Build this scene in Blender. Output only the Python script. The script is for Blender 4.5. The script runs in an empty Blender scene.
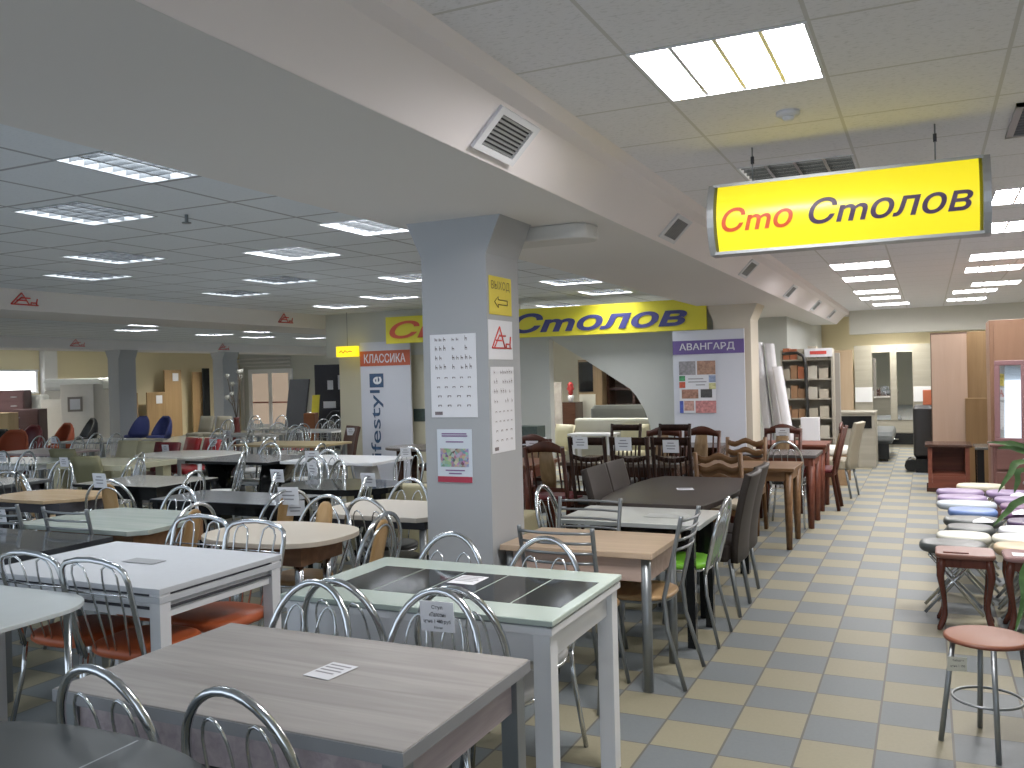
import bpy, math, random
from mathutils import Vector, Matrix
random.seed(7)
PI = math.pi
C = bpy.context.scene.collection

# ------------------------------------------------------------------ camera
FPX, YAW, PITCH, ROLL, CH = 887.0, 0.43841, -0.00797, -0.02529, 1.6128
cy, sy, cp, sp = math.cos(YAW), math.sin(YAW), math.cos(PITCH), math.sin(PITCH)
FW = Vector((-sy*cp, cy*cp, sp)); r0 = Vector((cy, sy, 0)); u0 = r0.cross(FW)
RT = r0*math.cos(ROLL) + u0*math.sin(ROLL)
UP = -r0*math.sin(ROLL) + u0*math.cos(ROLL)
cam = bpy.data.cameras.new('camera'); cam.sensor_width = 36; cam.sensor_fit = 'HORIZONTAL'
cam.lens = FPX/1024*36; cam.clip_start = .05; cam.clip_end = 200
camo = bpy.data.objects.new('camera', cam); C.objects.link(camo)
camo.matrix_world = Matrix(((RT.x, UP.x, -FW.x, 0), (RT.y, UP.y, -FW.y, 0), (RT.z, UP.z, -FW.z, CH), (0, 0, 0, 1)))
bpy.context.scene.camera = camo
def ray(px, py): return FW*FPX + RT*(px-512) - UP*(py-384)
def P(px, py, z=0.0):                       # survey: photo point on a level plane -> ground plan
    d = ray(px, py); t = (z-CH)/d.z
    return (d.x*t, d.y*t)

# ------------------------------------------------------------------ materials
def nt(name):
    m = bpy.data.materials.new(name); m.use_nodes = True
    return m, m.node_tree, m.node_tree.nodes['Principled BSDF']
def N(t, kind, **kw):
    n = t.nodes.new(kind)
    for k, v in kw.items():
        if k in n.inputs.keys(): n.inputs[k].default_value = v
        else: setattr(n, k, v)
    return n
def mathn(t, op, a, b=None):
    n = t.nodes.new('ShaderNodeMath'); n.operation = op
    for i, v in enumerate((a, b)):
        if v is None: continue
        if isinstance(v, (int, float)): n.inputs[i].default_value = v
        else: t.links.new(v, n.inputs[i])
    return n.outputs[0]
def mixc(t, fac, a, b):
    n = t.nodes.new('ShaderNodeMix'); n.data_type = 'RGBA'
    for sock, v in ((n.inputs['Factor'], fac), (n.inputs['A'], a), (n.inputs['B'], b)):
        pass
    ins = [n.inputs[0], n.inputs[6], n.inputs[7]]
    for s, v in zip(ins, (fac, a, b)):
        if isinstance(v, (int, float)): s.default_value = v
        elif isinstance(v, tuple): s.default_value = (*v, 1)
        else: t.links.new(v, s)
    return n.outputs[2]
def coords(t): return N(t, 'ShaderNodeTexCoord').outputs['Object']
MC = {}
def plain(name, col, rough=.5, metal=0., var=.06, scale=9., coat=0., spec=.5):
    if name in MC: return MC[name]
    m, t, b = nt(name)
    nz = N(t, 'ShaderNodeTexNoise', Scale=scale, Detail=3.0); t.links.new(coords(t), nz.inputs['Vector'])
    a = tuple(max(0, c*(1-var)) for c in col); d = tuple(min(1, c*(1+var)) for c in col)
    t.links.new(mixc(t, nz.outputs['Fac'], a, d), b.inputs['Base Color'])
    b.inputs['Roughness'].default_value = rough; b.inputs['Metallic'].default_value = metal
    b.inputs['Specular IOR Level'].default_value = spec
    if coat: b.inputs['Coat Weight'].default_value = coat; b.inputs['Coat Roughness'].default_value = .08
    MC[name] = m; return m
def wood(name, c1, c2, axis='X', scale=6., rough=.45, coat=0., spec=.3):
    if name in MC: return MC[name]
    m, t, b = nt(name)
    mp = N(t, 'ShaderNodeMapping'); t.links.new(coords(t), mp.inputs['Vector'])
    s = {'X': (.6, 9, 9), 'Y': (9, .6, 9), 'Z': (9, 9, .6)}[axis]
    mp.inputs['Scale'].default_value = s
    nz = N(t, 'ShaderNodeTexNoise', Scale=scale*.4, Detail=6.0, Roughness=.62, Distortion=.7); t.links.new(mp.outputs[0], nz.inputs['Vector'])
    r = N(t, 'ShaderNodeValToRGB'); r.color_ramp.elements[0].position = .32; r.color_ramp.elements[1].position = .68
    r.color_ramp.elements[0].color = (*c1, 1); r.color_ramp.elements[1].color = (*c2, 1)
    t.links.new(nz.outputs['Fac'], r.inputs[0]); t.links.new(r.outputs[0], b.inputs['Base Color'])
    b.inputs['Roughness'].default_value = rough; b.inputs['Specular IOR Level'].default_value = spec
    if coat: b.inputs['Coat Weight'].default_value = coat
    MC[name] = m; return m
def glow(name, col, strength, base=(.8, .8, .8)):
    if name in MC: return MC[name]
    m, t, b = nt(name)
    nz = N(t, 'ShaderNodeTexNoise', Scale=3.0); t.links.new(coords(t), nz.inputs['Vector'])
    t.links.new(mixc(t, nz.outputs['Fac'], tuple(c*.95 for c in col), col), b.inputs['Emission Color'])
    b.inputs['Base Color'].default_value = (*base, 1); b.inputs['Emission Strength'].default_value = strength
    MC[name] = m; return m

def floor_mat():
    m, t, b = nt('checker_tile')
    sx = N(t, 'ShaderNodeSeparateXYZ'); t.links.new(coords(t), sx.inputs[0])
    u = mathn(t, 'ADD', mathn(t, 'DIVIDE', sx.outputs[0], .3), 104.772)
    v = mathn(t, 'ADD', mathn(t, 'DIVIDE', sx.outputs[1], .3), 87.605)
    par = mathn(t, 'MODULO', mathn(t, 'ADD', mathn(t, 'FLOOR', u), mathn(t, 'FLOOR', v)), 2.)
    par = mathn(t, 'ROUND', par)
    def edge(w):
        f = mathn(t, 'FRACT', w)
        return mathn(t, 'MINIMUM', f, mathn(t, 'SUBTRACT', 1., f))
    gu = mathn(t, 'LESS_THAN', edge(u), .016); gv = mathn(t, 'LESS_THAN', edge(v), .011)
    g = mathn(t, 'MAXIMUM', gu, gv)
    nz = N(t, 'ShaderNodeTexNoise', Scale=60., Detail=4.); t.links.new(coords(t), nz.inputs['Vector'])
    blue = mixc(t, nz.outputs['Fac'], (.130, .147, .158), (.158, .176, .186))
    bei = mixc(t, nz.outputs['Fac'], (.222, .205, .14), (.268, .246, .172))
    col = mixc(t, par, blue, bei)
    col = mixc(t, g, col, (.10, .095, .085))
    t.links.new(col, b.inputs['Base Color'])
    b.inputs['Roughness'].default_value = .5; b.inputs['Specular IOR Level'].default_value = .18
    return m
def ceil_mat(name, x0, y0, c1, c2, line, w=.018):
    m, t, b = nt(name)
    sx = N(t, 'ShaderNodeSeparateXYZ'); t.links.new(coords(t), sx.inputs[0])
    def ln(o, ph):
        f = mathn(t, 'FRACT', mathn(t, 'ADD', mathn(t, 'DIVIDE', mathn(t, 'SUBTRACT', o, ph), .6), 100.))
        return mathn(t, 'LESS_THAN', mathn(t, 'MINIMUM', f, mathn(t, 'SUBTRACT', 1., f)), w)
    g = mathn(t, 'MAXIMUM', ln(sx.outputs[0], x0), ln(sx.outputs[1], y0))
    mp = N(t, 'ShaderNodeMapping'); mp.inputs['Scale'].default_value = (1, 2.2, 1); t.links.new(coords(t), mp.inputs['Vector'])
    nz = N(t, 'ShaderNodeTexNoise', Scale=42., Detail=3., Roughness=.6); t.links.new(mp.outputs[0], nz.inputs['Vector'])
    r = N(t, 'ShaderNodeValToRGB'); r.color_ramp.elements[0].position = .32; r.color_ramp.elements[1].position = .46
    r.color_ramp.elements[0].color = (*c1, 1); r.color_ramp.elements[1].color = (*c2, 1)
    t.links.new(nz.outputs['Fac'], r.inputs[0])
    t.links.new(mixc(t, g, r.outputs[0], line), b.inputs['Base Color'])
    b.inputs['Roughness'].default_value = .9
    return m

CHROME = plain('chrome', (.62, .65, .68), .16, 1., .05)
GREYM = plain('grey_metal', (.23, .25, .265), .35, .7, .05)
ALU = plain('aluminium', (.36, .38, .40), .4, .6, .04)
WHITE = plain('white_lacquer', (.72, .73, .76), .28, 0, .02, coat=.3)
PAPER = plain('paper', (.74, .75, .80), .8, 0, .02)
INK = plain('dark_ink', (.04, .04, .05), .8)
INKGREY = plain('grey_ink', (.28, .28, .31), .8)
BLACK = plain('black_gloss', (.010, .011, .012), .08, 0, .1, spec=.22)
DKGREY = plain('dark_grey_vinyl', (.045, .052, .055), .45, 0, .1)
PLASTER = plain('painted_plaster', (.60, .595, .585), .85, 0, .02, 2.)
COLM = plain('column_paint', (.345, .36, .38), .6, 0, .03, 2.)
BROWNL = plain('brown_leather', (.030, .024, .021), .55, 0, .12, spec=.2)

# ------------------------------------------------------------------ mesh builder
class MB:
    def __init__(s): s.v = []; s.f = []; s.sm = []
    def add(s, vs, fs, smooth=False):
        o = len(s.v); s.v += [tuple(p) for p in vs]
        for f in fs: s.f.append([i+o for i in f]); s.sm.append(smooth)
        return s
    def box(s, x0, x1, y0, y1, z0, z1, M=None):
        vs = [Vector((x, y, z)) for z in (z0, z1) for x, y in ((x0, y0), (x1, y0), (x1, y1), (x0, y1))]
        if M: vs = [M @ p for p in vs]
        return s.add(vs, [(3, 2, 1, 0), (4, 5, 6, 7), (0, 1, 5, 4), (1, 2, 6, 5), (2, 3, 7, 6), (3, 0, 4, 7)])
    def prism(s, poly, z0, z1, bev=0., M=None):
        n = len(poly)
        if bev:
            cx = sum(p[0] for p in poly)/n; cyy = sum(p[1] for p in poly)/n
            ins = []
            for x, y in poly:
                d = math.hypot(x-cx, y-cyy) or 1; k = 1-bev/d
                ins.append((cx+(x-cx)*k, cyy+(y-cyy)*k))
            rings = [(ins, z0), (poly, z0+bev), (poly, z1-bev), (ins, z1)]
        else: rings = [(poly, z0), (poly, z1)]
        vs = [Vector((p[0], p[1], z)) for pl, z in rings for p in pl]
        if M: vs = [M @ p for p in vs]
        fs = [tuple(range(n-1, -1, -1)), tuple(range((len(rings)-1)*n, len(rings)*n))]
        for k in range(len(rings)-1):
            fs += [(k*n+i, k*n+(i+1) % n, (k+1)*n+(i+1) % n, (k+1)*n+i) for i in range(n)]
        return s.add(vs, fs, False)
    def tube(s, pts, r, n=7, closed=False, r2=None):
        pts = [Vector(p) for p in pts]; m = len(pts); vs = []; prev = None
        for i, p in enumerate(pts):
            if closed: tg = pts[(i+1) % m]-pts[i-1]
            else: tg = pts[min(i+1, m-1)]-pts[max(i-1, 0)]
            tg.normalize()
            if prev is None:
                a = Vector((0, 0, 1)) if abs(tg.z) < .9 else Vector((1, 0, 0))
                nr = a.cross(tg).normalized()
            else:
                nr = prev-tg*prev.dot(tg)
                nr = nr.normalized() if nr.length > 1e-6 else prev
            prev = nr; bn = tg.cross(nr)
            rr = r if r2 is None else r+(r2-r)*i/(m-1)
            vs += [p+(nr*math.cos(2*PI*k/n)+bn*math.sin(2*PI*k/n))*rr for k in range(n)]
        fs = []
        for i in range(m if closed else m-1):
            j = (i+1) % m
            fs += [(i*n+k, i*n+(k+1) % n, j*n+(k+1) % n, j*n+k) for k in range(n)]
        s.add(vs, fs, True)
        if not closed: s.add([], []); s.f += [[len(s.v)-m*n+k for k in range(n-1, -1, -1)], [len(s.v)-n+k for k in range(n)]]; s.sm += [False, False]
        return s
    def lathe(s, prof, n=24, cx=0, cy=0, sx=1., sy=1.):
        vs = [(cx+r*sx*math.cos(2*PI*k/n), cy+r*sy*math.sin(2*PI*k/n), z) for r, z in prof for k in range(n)]
        fs = [(i*n+k, i*n+(k+1) % n, (i+1)*n+(k+1) % n, (i+1)*n+k) for i in range(len(prof)-1) for k in range(n)]
        fs += [tuple(range(n-1, -1, -1)), tuple(range((len(prof)-1)*n, len(prof)*n))]
        return s.add(vs, fs, True)
    def sheet(s, rows, th=.0):      # rows of points -> surface, optionally thick along +normal approximation
        R = len(rows); K = len(rows[0]); vs = [Vector(p) for r in rows for p in r]
        fs = [(i*K+k, i*K+k+1, (i+1)*K+k+1, (i+1)*K+k) for i in range(R-1) for k in range(K-1)]
        if not th: return s.add(vs, fs, True)
        nr = [Vector((0, 0, 0)) for _ in vs]
        for f in fs:
            n = (vs[f[1]]-vs[f[0]]).cross(vs[f[3]]-vs[f[0]])
            for i in f: nr[i] += n
        back = [v-n.normalized()*th for v, n in zip(vs, nr)]
        M = len(vs); fs2 = [tuple(i+M for i in reversed(f)) for f in fs]
        edge = [k for k in range(K)]+[i*K+K-1 for i in range(1, R)]+[(R-1)*K+k for k in range(K-2, -1, -1)]+[i*K for i in range(R-2, 0, -1)]
        fs3 = [(edge[i], edge[i-1], edge[i-1]+M, edge[i]+M) for i in range(len(edge))]
        return s.add(vs+back, fs+fs2+fs3, True)
    def mesh(s, name, mat):
        me = bpy.data.meshes.new(name); me.from_pydata(s.v, [], s.f)
        me.polygons.foreach_set('use_smooth', s.sm); me.materials.append(mat); me.update()
        return me
def obj(name, mb, mat, parent=None, bevel=0.):
    me = mb if isinstance(mb, bpy.types.Mesh) else mb.mesh(name, mat)
    o = bpy.data.objects.new(name, me); C.objects.link(o)
    if parent: o.parent = parent
    if bevel:
        b = o.modifiers.new('bevel', 'BEVEL'); b.width = bevel; b.segments = 2; b.limit_method = 'ANGLE'
    return o
def tag(o, label, cat, group=None):
    o['label'] = label; o['category'] = cat
    if group: o['group'] = group
    return o
def thing(name, label, cat, x=0, y=0, z=0, rot=0, group=None):
    o = bpy.data.objects.new(name, None); C.objects.link(o); o.empty_display_size = .1
    o.location = (x, y, z); o.rotation_euler = (0, 0, math.radians(rot)); return tag(o, label, cat, group)
def struct(name, mb, mat, parent=None, bevel=0.):
    o = obj(name, mb, mat, parent, bevel)
    if parent is None: o['kind'] = 'structure'
    return o
def ell(a, b, n=28, cx=0, cy=0, p=2.):
    out = []
    for k in range(n):
        c, s_ = math.cos(2*PI*k/n), math.sin(2*PI*k/n)
        out.append((cx+a*math.copysign(abs(c)**(2/p), c), cy+b*math.copysign(abs(s_)**(2/p), s_)))
    return out
def rrect(x0, x1, y0, y1, r, k=5):
    out = []
    for cx, cyy, a0 in ((x1-r, y0+r, -90), (x1-r, y1-r, 0), (x0+r, y1-r, 90), (x0+r, y0+r, 180)):
        for i in range(k+1):
            a = math.radians(a0+90*i/k); out.append((cx+r*math.cos(a), cyy+r*math.sin(a)))
    return out
def lettering(parent, body, org, ux, uy, w, h, mat, shear=0., bold=0., name='lettering', eps=.004):
    cu = bpy.data.curves.new('t', 'FONT'); cu.body = body; cu.shear = shear; cu.offset = bold; cu.resolution_u = 4
    cu.align_x = 'LEFT'
    to = bpy.data.objects.new('t', cu); C.objects.link(to); bpy.context.view_layer.update()
    me = bpy.data.meshes.new_from_object(to.evaluated_get(bpy.context.evaluated_depsgraph_get()))
    bpy.data.objects.remove(to); bpy.data.curves.remove(cu)
    xs = [v.co.x for v in me.vertices]; ys = [v.co.y for v in me.vertices]
    x0, x1, y0, y1 = min(xs), max(xs), min(ys), max(ys)
    ux, uy, org = Vector(ux), Vector(uy), Vector(org); nn = ux.cross(uy)
    for v in me.vertices:
        v.co = org+ux*((v.co.x-x0)/(x1-x0)*w)+uy*((v.co.y-y0)/(y1-y0)*h)+nn*eps
    me.name = name; me.materials.clear(); me.materials.append(mat); me.update()
    return obj(name, me, mat, parent)
def quad(org, ux, uy, a0, a1, b0, b1, eps=.002):
    org, ux, uy = Vector(org), Vector(ux), Vector(uy); n = ux.cross(uy)
    return [org+ux*a+uy*b+n*eps for a, b in ((a0, b0), (a1, b0), (a1, b1), (a0, b1))]
def slab(org, ux, uy, w, h, th):
    q0 = quad(org, ux, uy, 0, w, 0, h, 0); q1 = quad(org, ux, uy, 0, w, 0, h, th)
    return MB().add(q0+q1, [(3, 2, 1, 0), (4, 5, 6, 7), (0, 1, 5, 4), (1, 2, 6, 5), (2, 3, 7, 6), (3, 0, 4, 7)])

# ------------------------------------------------------------------ room shell
CZ, BZ = 2.71, 2.48
struct('floor', MB().add([(-26, -2.5, 0), (3.4, -2.5, 0), (3.4, 25, 0), (-26, 25, 0)], [(0, 1, 2, 3)]), floor_mat())
WALLW = plain('cream_wall_paint', (.60, .56, .42), .85, 0, .03, 1.5)
WALLG = plain('greyish_wall_paint', (.50, .52, .50), .85, 0, .03, 1.5)
YELW = plain('pale_yellow_wall_paint', (.66, .58, .38), .85, 0, .03, 1.5)
def beam(name, prof, y0, y1, mat):
    vs = [(x, y0, z) for x, z in prof]+[(x, y1, z) for x, z in prof]; n = len(prof)
    mb = MB().add(vs, [tuple(range(n)), tuple(range(2*n-1, n-1, -1))]+[(i, i+n, (i+1) % n+n, (i+1) % n) for i in range(n)])
    return struct(name, mb, mat)
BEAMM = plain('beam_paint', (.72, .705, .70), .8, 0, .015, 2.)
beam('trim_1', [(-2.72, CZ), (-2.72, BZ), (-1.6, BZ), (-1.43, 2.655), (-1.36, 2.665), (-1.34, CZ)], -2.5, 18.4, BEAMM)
FACE_LIT = plain('beam_face_lit_tone', (.90, .84, .86), .8, 0, .015, 2.)  # aisle light falling on the beam slope, put into the colour
beam('trim_8', [(-1.598, 2.481), (-1.428, 2.656), (-1.358, 2.666), (-1.338, CZ), (-1.33, CZ), (-1.35, 2.66), (-1.424, 2.649), (-1.592, 2.4795)], -2.5, 18.39, FACE_LIT)  # thin skin over the beam slope, carries the lit-side colour
beam('trim_2', [(-10.1, CZ), (-10.1, BZ), (-9.0, BZ), (-9.0, CZ)], -2.5, 25, BEAMM)
beam('trim_3', [(-18.2, CZ), (-18.2, BZ), (-17.2, BZ), (-17.2, CZ)], -2.5, 25, BEAMM)
struct('trim_4', MB().box(-1.34, 3.4, 18.1, 18.4, 2.26, CZ), plain('fascia_paint', (.62, .61, .55), .85, 0, .02))
struct('wall_back', MB().box(-3, 3.4, 20.1, 20.2, 0, 3), YELW)
struct('ceiling', MB().box(-3, -.95, 18.4, 20.1, CZ, CZ+.03).box(-.3, 3.4, 18.4, 20.1, CZ, CZ+.03).box(-.95, -.3, 18.4, 18.75, CZ, CZ+.03).box(-.95, -.3, 19.45, 20.1, CZ, CZ+.03), PLASTER)
struct('wall_right', MB().box(3.3, 3.4, -2.5, 20.2, 0, CZ), WALLW)
struct('wall_left', MB().box(-26, -25.9, -2.5, 25, 0, CZ), WALLW)
struct('wall_far', MB().box(-26, -8.6, 24.3, 24.4, 0, CZ), WALLG)
struct('wall_rear', MB().box(-9.6, -2.2, 16.6, 16.7, 0, CZ), plain('cream_back_wall', (.66, .62, .50), .85, 0, .02))
struct('wall_side', MB().box(-3.4, -2.05, 14.9, 15.0, 0, BZ+.1), WALLG)
struct('wall_side_return', MB().box(-2.15, -2.05, 15.0, 20.1, 0, BZ+.1), WALLG)['kind'] = 'structure'
struct('wall_front_blocker', MB().box(-2.4, .3, -2.6, -2.5, 0, CZ), WALLW)  # unseen wall piece added behind the camera to dim the mirror reflections
# side wall of the left hall with window opening
wm = MB()
wm.box(-22.1, -22, -2.5, 13.2, 0, CZ); wm.box(-22.1, -22, 16.4, 24.3, 0, CZ); wm.box(-22.1, -22, 13.2, 16.4, 0, 1.53); wm.box(-22.1, -22, 13.2, 16.4, 2.1, CZ)
struct('wall_left_inner', wm, YELW)
w = thing('window_1', '', 'window'); del w['label'], w['category']; w['kind'] = 'structure'
fr = MB().box(-22.08, -21.97, 13.15, 16.45, 1.49, 1.54).box(-22.08, -21.97, 13.15, 16.45, 2.09, 2.14).box(-22.08, -21.97, 16.36, 16.42, 1.54, 2.09).box(-22.08, -21.97, 14.7, 14.76, 1.54, 2.09).box(-22.08, -21.97, 13.16, 13.22, 1.54, 2.09)
obj('window_frame', fr, WHITE, w)
obj('pane', MB().box(-22.06, -22.04, 13.2, 16.38, 1.53, 2.1), glow('daylit_frosted_glass', (.95, .98, 1.), 2.2), w)
# vertical pilaster by the window, white
struct('trim_5', MB().box(-22, -21.8, 16.5, 16.9, 0, CZ), PLASTER)

def column(x0, x1, y0, y1, ztop=BZ, haunch=.09, hz=.2):
    mb = MB()
    z = ztop-hz
    ring = lambda a, zz: [(x0-a, y0, zz), (x1+a, y0, zz), (x1+a, y1, zz), (x0-a, y1, zz)]
    vs = ring(0, 0)+ring(0, z)+ring(haunch, ztop)
    fs = [(3, 2, 1, 0), (8, 9, 10, 11)]+[(k*4+i, k*4+(i+1) % 4, (k+1)*4+(i+1) % 4, (k+1)*4+i) for k in (0, 1) for i in range(4)]
    o = struct('column', mb.add(vs, fs), COLM); return o
column(-2.53, -2.13, 4.25, 4.66)
c2 = column(-2.53, -2.05, 11.64, 12.2); c2.data.materials[0] = plain('cream_column_paint', (.62, .56, .46), .6, 0, .02)
column(-17.55, -17.2, 14.95, 15.45); column(-17.55, -17.2, 18.35, 18.9)
# duct cover under the beam beside the column
dm = MB().prism([(-2.3, 4.72), (-1.80, 4.72), (-1.74, 4.76), (-1.72, 4.82), (-1.72, 4.9), (-1.75, 4.95), (-1.80, 4.97), (-2.3, 4.97)], 2.395, 2.48)
struct('trim_6', dm, PLASTER, bevel=.01)

# partition with the cut-out and the advertising banner (far side of the table hall)
PARTW = plain('partition_paint', (.52, .53, .50), .8, 0, .02)
poly = [(-5.5, 0), (-4.95, 0), (-4.95, 2.16), (-4.6, 1.95), (-4.4, 1.83), (-4.06, 1.61), (-3.75, 1.41), (-3.66, 1.31), (-3.55, 1.12), (-3.47, .9), (-3.43, .5), (-3.42, 0), (-2.5, 0), (-2.5, BZ), (-5.5, BZ)]
vs = [(x, 11.85, z) for x, z in poly]+[(x, 12.0, z) for x, z in poly]; n = len(poly)
struct('wall_partition', MB().add(vs, [tuple(range(n)), tuple(range(2*n-1, n-1, -1))]+[(i, i+n, (i+1) % n+n, (i+1) % n) for i in range(n)]), PARTW)
struct('wall_partition_left', MB().box(-8.75, -7.05, 12.0, 12.12, 0, 1.998), WALLW)
struct('trim_7', MB().box(-9.0, -5.51, 12.0, 12.12, 2.0, CZ), PARTW)
YEL = plain('yellow_banner', (.72, .63, .02), .5, 0, .02)
RED = plain('red_letter', (.62, .07, .02), .5); NAVY = plain('navy_letter', (.035, .035, .16), .5)
X3, Z3, Y3 = (1, 0, 0), (0, 0, 1), (0, 1, 0)
bn = thing('shop_banner', 'long yellow banner with red and navy words across far partition top', 'banner', -5.2, 11.6, 2.17)
obj('panel', slab((-2.35, 0, 0), X3, Z3, 4.95, .41, .03), YEL, bn).location = (0, 0, 0)
lettering(bn, 'Сmо', (-2.28, 0, .07), X3, Z3, 1.55, .27, RED, .25, .02, 'red_lettering', .04)
lettering(bn, 'Сmолов', (-.2, 0, .06), X3, Z3, 2.55, .28, NAVY, .25, .028, 'navy_lettering', .04)

WPAN = plain('white_panel', (.62, .64, .72), .55, 0, .015)
def advert(label, x0, x1, y, z0, z1, band, bz0, bz1, word, wx0, wx1):
    a = thing('advertising_panel', label, 'panel', x0, y, 0)
    obj('board', slab((0, 0, z0), X3, Z3, x1-x0, z1-z0, .03), WPAN, a)
    obj('header_band', slab((.0, -.031, bz0), X3, Z3, x1-x0, bz1-bz0, .006), band, a)
    lettering(a, word, (wx0-x0, -.038, bz0+(bz1-bz0)*.2), X3, Z3, wx1-wx0, (bz1-bz0)*.6, PAPER, 0, .012, 'lettering', .003)
    return a
PURP = plain('purple_band', (.12, .075, .27), .5); ORNG = plain('orange_band', (.50, .09, .035), .5)
a = advert('tall white panel with purple header beside cream column', -3.05, -2.12, 11.58, 0, 2.16, PURP, 1.85, 2.03, 'АВАНГАРД', -2.96, -2.24)
b = advert('tall white panel with orange header and vertical blue lettering left of partition', -8.21, -7.28, 11.85, 0, 2.22, ORNG, 1.84, 2.08, 'КЛАССИКА', -8.13, -7.36)
BLU = plain('petrol_blue_letter', (.03, .07, .15), .5)
lettering(b, 'lifestyl', (.42, -.032, .3), (0, 0, 1), (-1, 0, 0), 1.16, .25, BLU, 0, .006, 'vertical_lettering', .004)
obj('logo_square', slab((.17, -.031, 1.5), X3, Z3, .26, .22, .005), BLU, b)
lettering(b, 'e', (.4, -.037, 1.55), (0, 0, 1), (-1, 0, 0), .12, .16, PAPER, 0, .02, 'logo_letter', .003)
# poster of furniture pictures on the purple panel
po = thing('poster', 'poster of small furniture photos on the purple headed panel', 'poster', -2.97, 11.54, 1.08)
obj('sheet', slab((0, 0, 0), X3, Z3, .48, .68, .006), PAPER, po)
cols = [(.25, .24, .26), (.35, .2, .14), (.05, .25, .1), (.6, .09, .04), (.25, .32, .5), (.62, .52, .25), (.34, .17, .12), (.05, .05, .05), (.06, .09, .4), (.5, .2, .2), (.5, .28, .24)]
cells = [(0, .22, .5, .68), (.24, .48, .5, .68), (0, .08, .42, .49), (0, .08, .33, .41), (.39, .48, .4, .49), (.39, .48, .31, .39), (.03, .25, .19, .31), (.28, .43, .2, .31), (0, .05, 0, .16), (.21, .48, 0, .16), (.06, .19, .03, .16)]
for c_, q in zip(cols, cells):
    obj('picture', MB().add(quad((0, -.0, 0), X3, Z3, q[0], q[1], q[2], q[3], .008), [(0, 1, 2, 3)]), plain('picture_%d' % cols.index(c_), c_, .6, 0, .9, 28.), po)
t_ = MB()
for k, (w_, z) in enumerate(((.2, .44), (.24, .40), (.12, .36))): t_.add(quad((0, 0, 0), X3, Z3, .12 if k < 2 else .22, .12+w_ if k < 2 else .34, z, z+.014, .008), [(0, 1, 2, 3)])
obj('printed_text', t_, INKGREY, po)

# ------------------------------------------------------------------ column papers
def furniture_chart(label, org, ux, w, h, rows):
    p = thing('price_chart', label, 'chart')
    p.location = org
    obj('sheet', slab((0, 0, 0), ux, Z3, w, h, .003), PAPER, p)
    m = MB(); U = Vector(ux)
    for r in range(rows):
        nc = 9 if r < 4 else (5 if r < 6 else 4)
        z = h*(1-(r+.75)/(rows+.9))
        for c in range(nc):
            cxx = w*(.09+.84*(c+.5)/nc); s_ = .5*w/9 if nc == 9 else .62*w/nc/1.6
            k = random.random(); o_ = Vector((0, 0, 0))
            if nc == 9 and k < .2: continue
            hh = s_*(.9+.7*random.random()) if nc == 9 else s_*.55
            m.add(quad(o_, ux, Z3, cxx-s_*.4, cxx+s_*.4, z+hh*.45, z+hh*.7, .005), [(0, 1, 2, 3)])
            m.add(quad(o_, ux, Z3, cxx-s_*.4, cxx-s_*.22, z, z+hh*(1.2 if nc == 9 else .6), .005), [(0, 1, 2, 3)])
            m.add(quad(o_, ux, Z3, cxx+s_*.26, cxx+s_*.4, z, z+hh*.5, .005), [(0, 1, 2, 3)])
    m.add(quad((0, 0, 0), ux, Z3, w*.08, w*.25, h*.03, h*.07, .005), [(0, 1, 2, 3)])
    obj('printed_pictures', m, plain('chart_ink', (.16, .13, .14), .8, 0, .3), p)
    return p
furniture_chart('white sheet of tiny furniture pictures on the shaded column face', (-2.485, 4.249, 1.40), X3, .285, .455, 8)
furniture_chart('white sheet of tiny furniture pictures on the bright column face, below red logo', (-2.129, 4.27, 1.20), Y3, .29, .47, 8)
po = thing('poster', 'small poster with crowd photograph and red strip on shaded column face', 'poster', -2.455, 4.249, 1.045)
obj('sheet', slab((0, 0, 0), X3, Z3, .215, .29, .003), plain('pale_blue_paper', (.60, .66, .74), .8), po)
m, t, bs = nt('crowd_picture'); vo = N(t, 'ShaderNodeTexVoronoi', Scale=60.); t.links.new(coords(t), vo.inputs['Vector'])
hs = N(t, 'ShaderNodeHueSaturation', Saturation=.65, Value=.5); t.links.new(vo.outputs['Color'], hs.inputs['Color']); t.links.new(hs.outputs[0], bs.inputs['Base Color'])
obj('picture', MB().add(quad((0, 0, 0), X3, Z3, .02, .195, .085, .185, .005), [(0, 1, 2, 3)]), m, po)
obj('red_strip', MB().add(quad((0, 0, 0), X3, Z3, .0, .215, .0, .032, .005), [(0, 1, 2, 3)]), plain('dark_red_print', (.35, .02, .05), .6), po)
t_ = MB()
for x0_, x1_, z in ((.03, .185, .262), (.03, .19, .25), (.055, .165, .218), (.05, .17, .062), (.07, .15, .045)): t_.add(quad((0, 0, 0), X3, Z3, x0_, x1_, z, z+.007, .005), [(0, 1, 2, 3)])
obj('printed_text', t_, plain('violet_ink', (.2, .1, .25), .7), po)
ye = thing('exit_notice', 'yellow sheet reading the word for exit with left arrow on the column', 'notice', -2.129, 4.275, 1.955)
obj('sheet', slab((0, 0, 0), Y3, Z3, .28, .21, .003), plain('yellow_paper', (.72, .58, .07), .7), ye)
lettering(ye, 'ВЫХОД', (0, .025, .13), Y3, Z3, .23, .055, plain('brown_ink', (.16, .12, .03), .7), 0, 0)
ar = [(.06, .07), (.105, .1), (.105, .083), (.22, .083), (.22, .057), (.105, .057), (.105, .04)]
am = MB()
for i in range(len(ar)):
    p0, p1 = ar[i], ar[(i+1) % len(ar)]
    am.tube([(.005, p0[0], p0[1]), (.005, p1[0], p1[1])], .0028, 4)
obj('arrow', am, plain('brown_ink', (.16, .12, .03), .7), ye)
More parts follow.
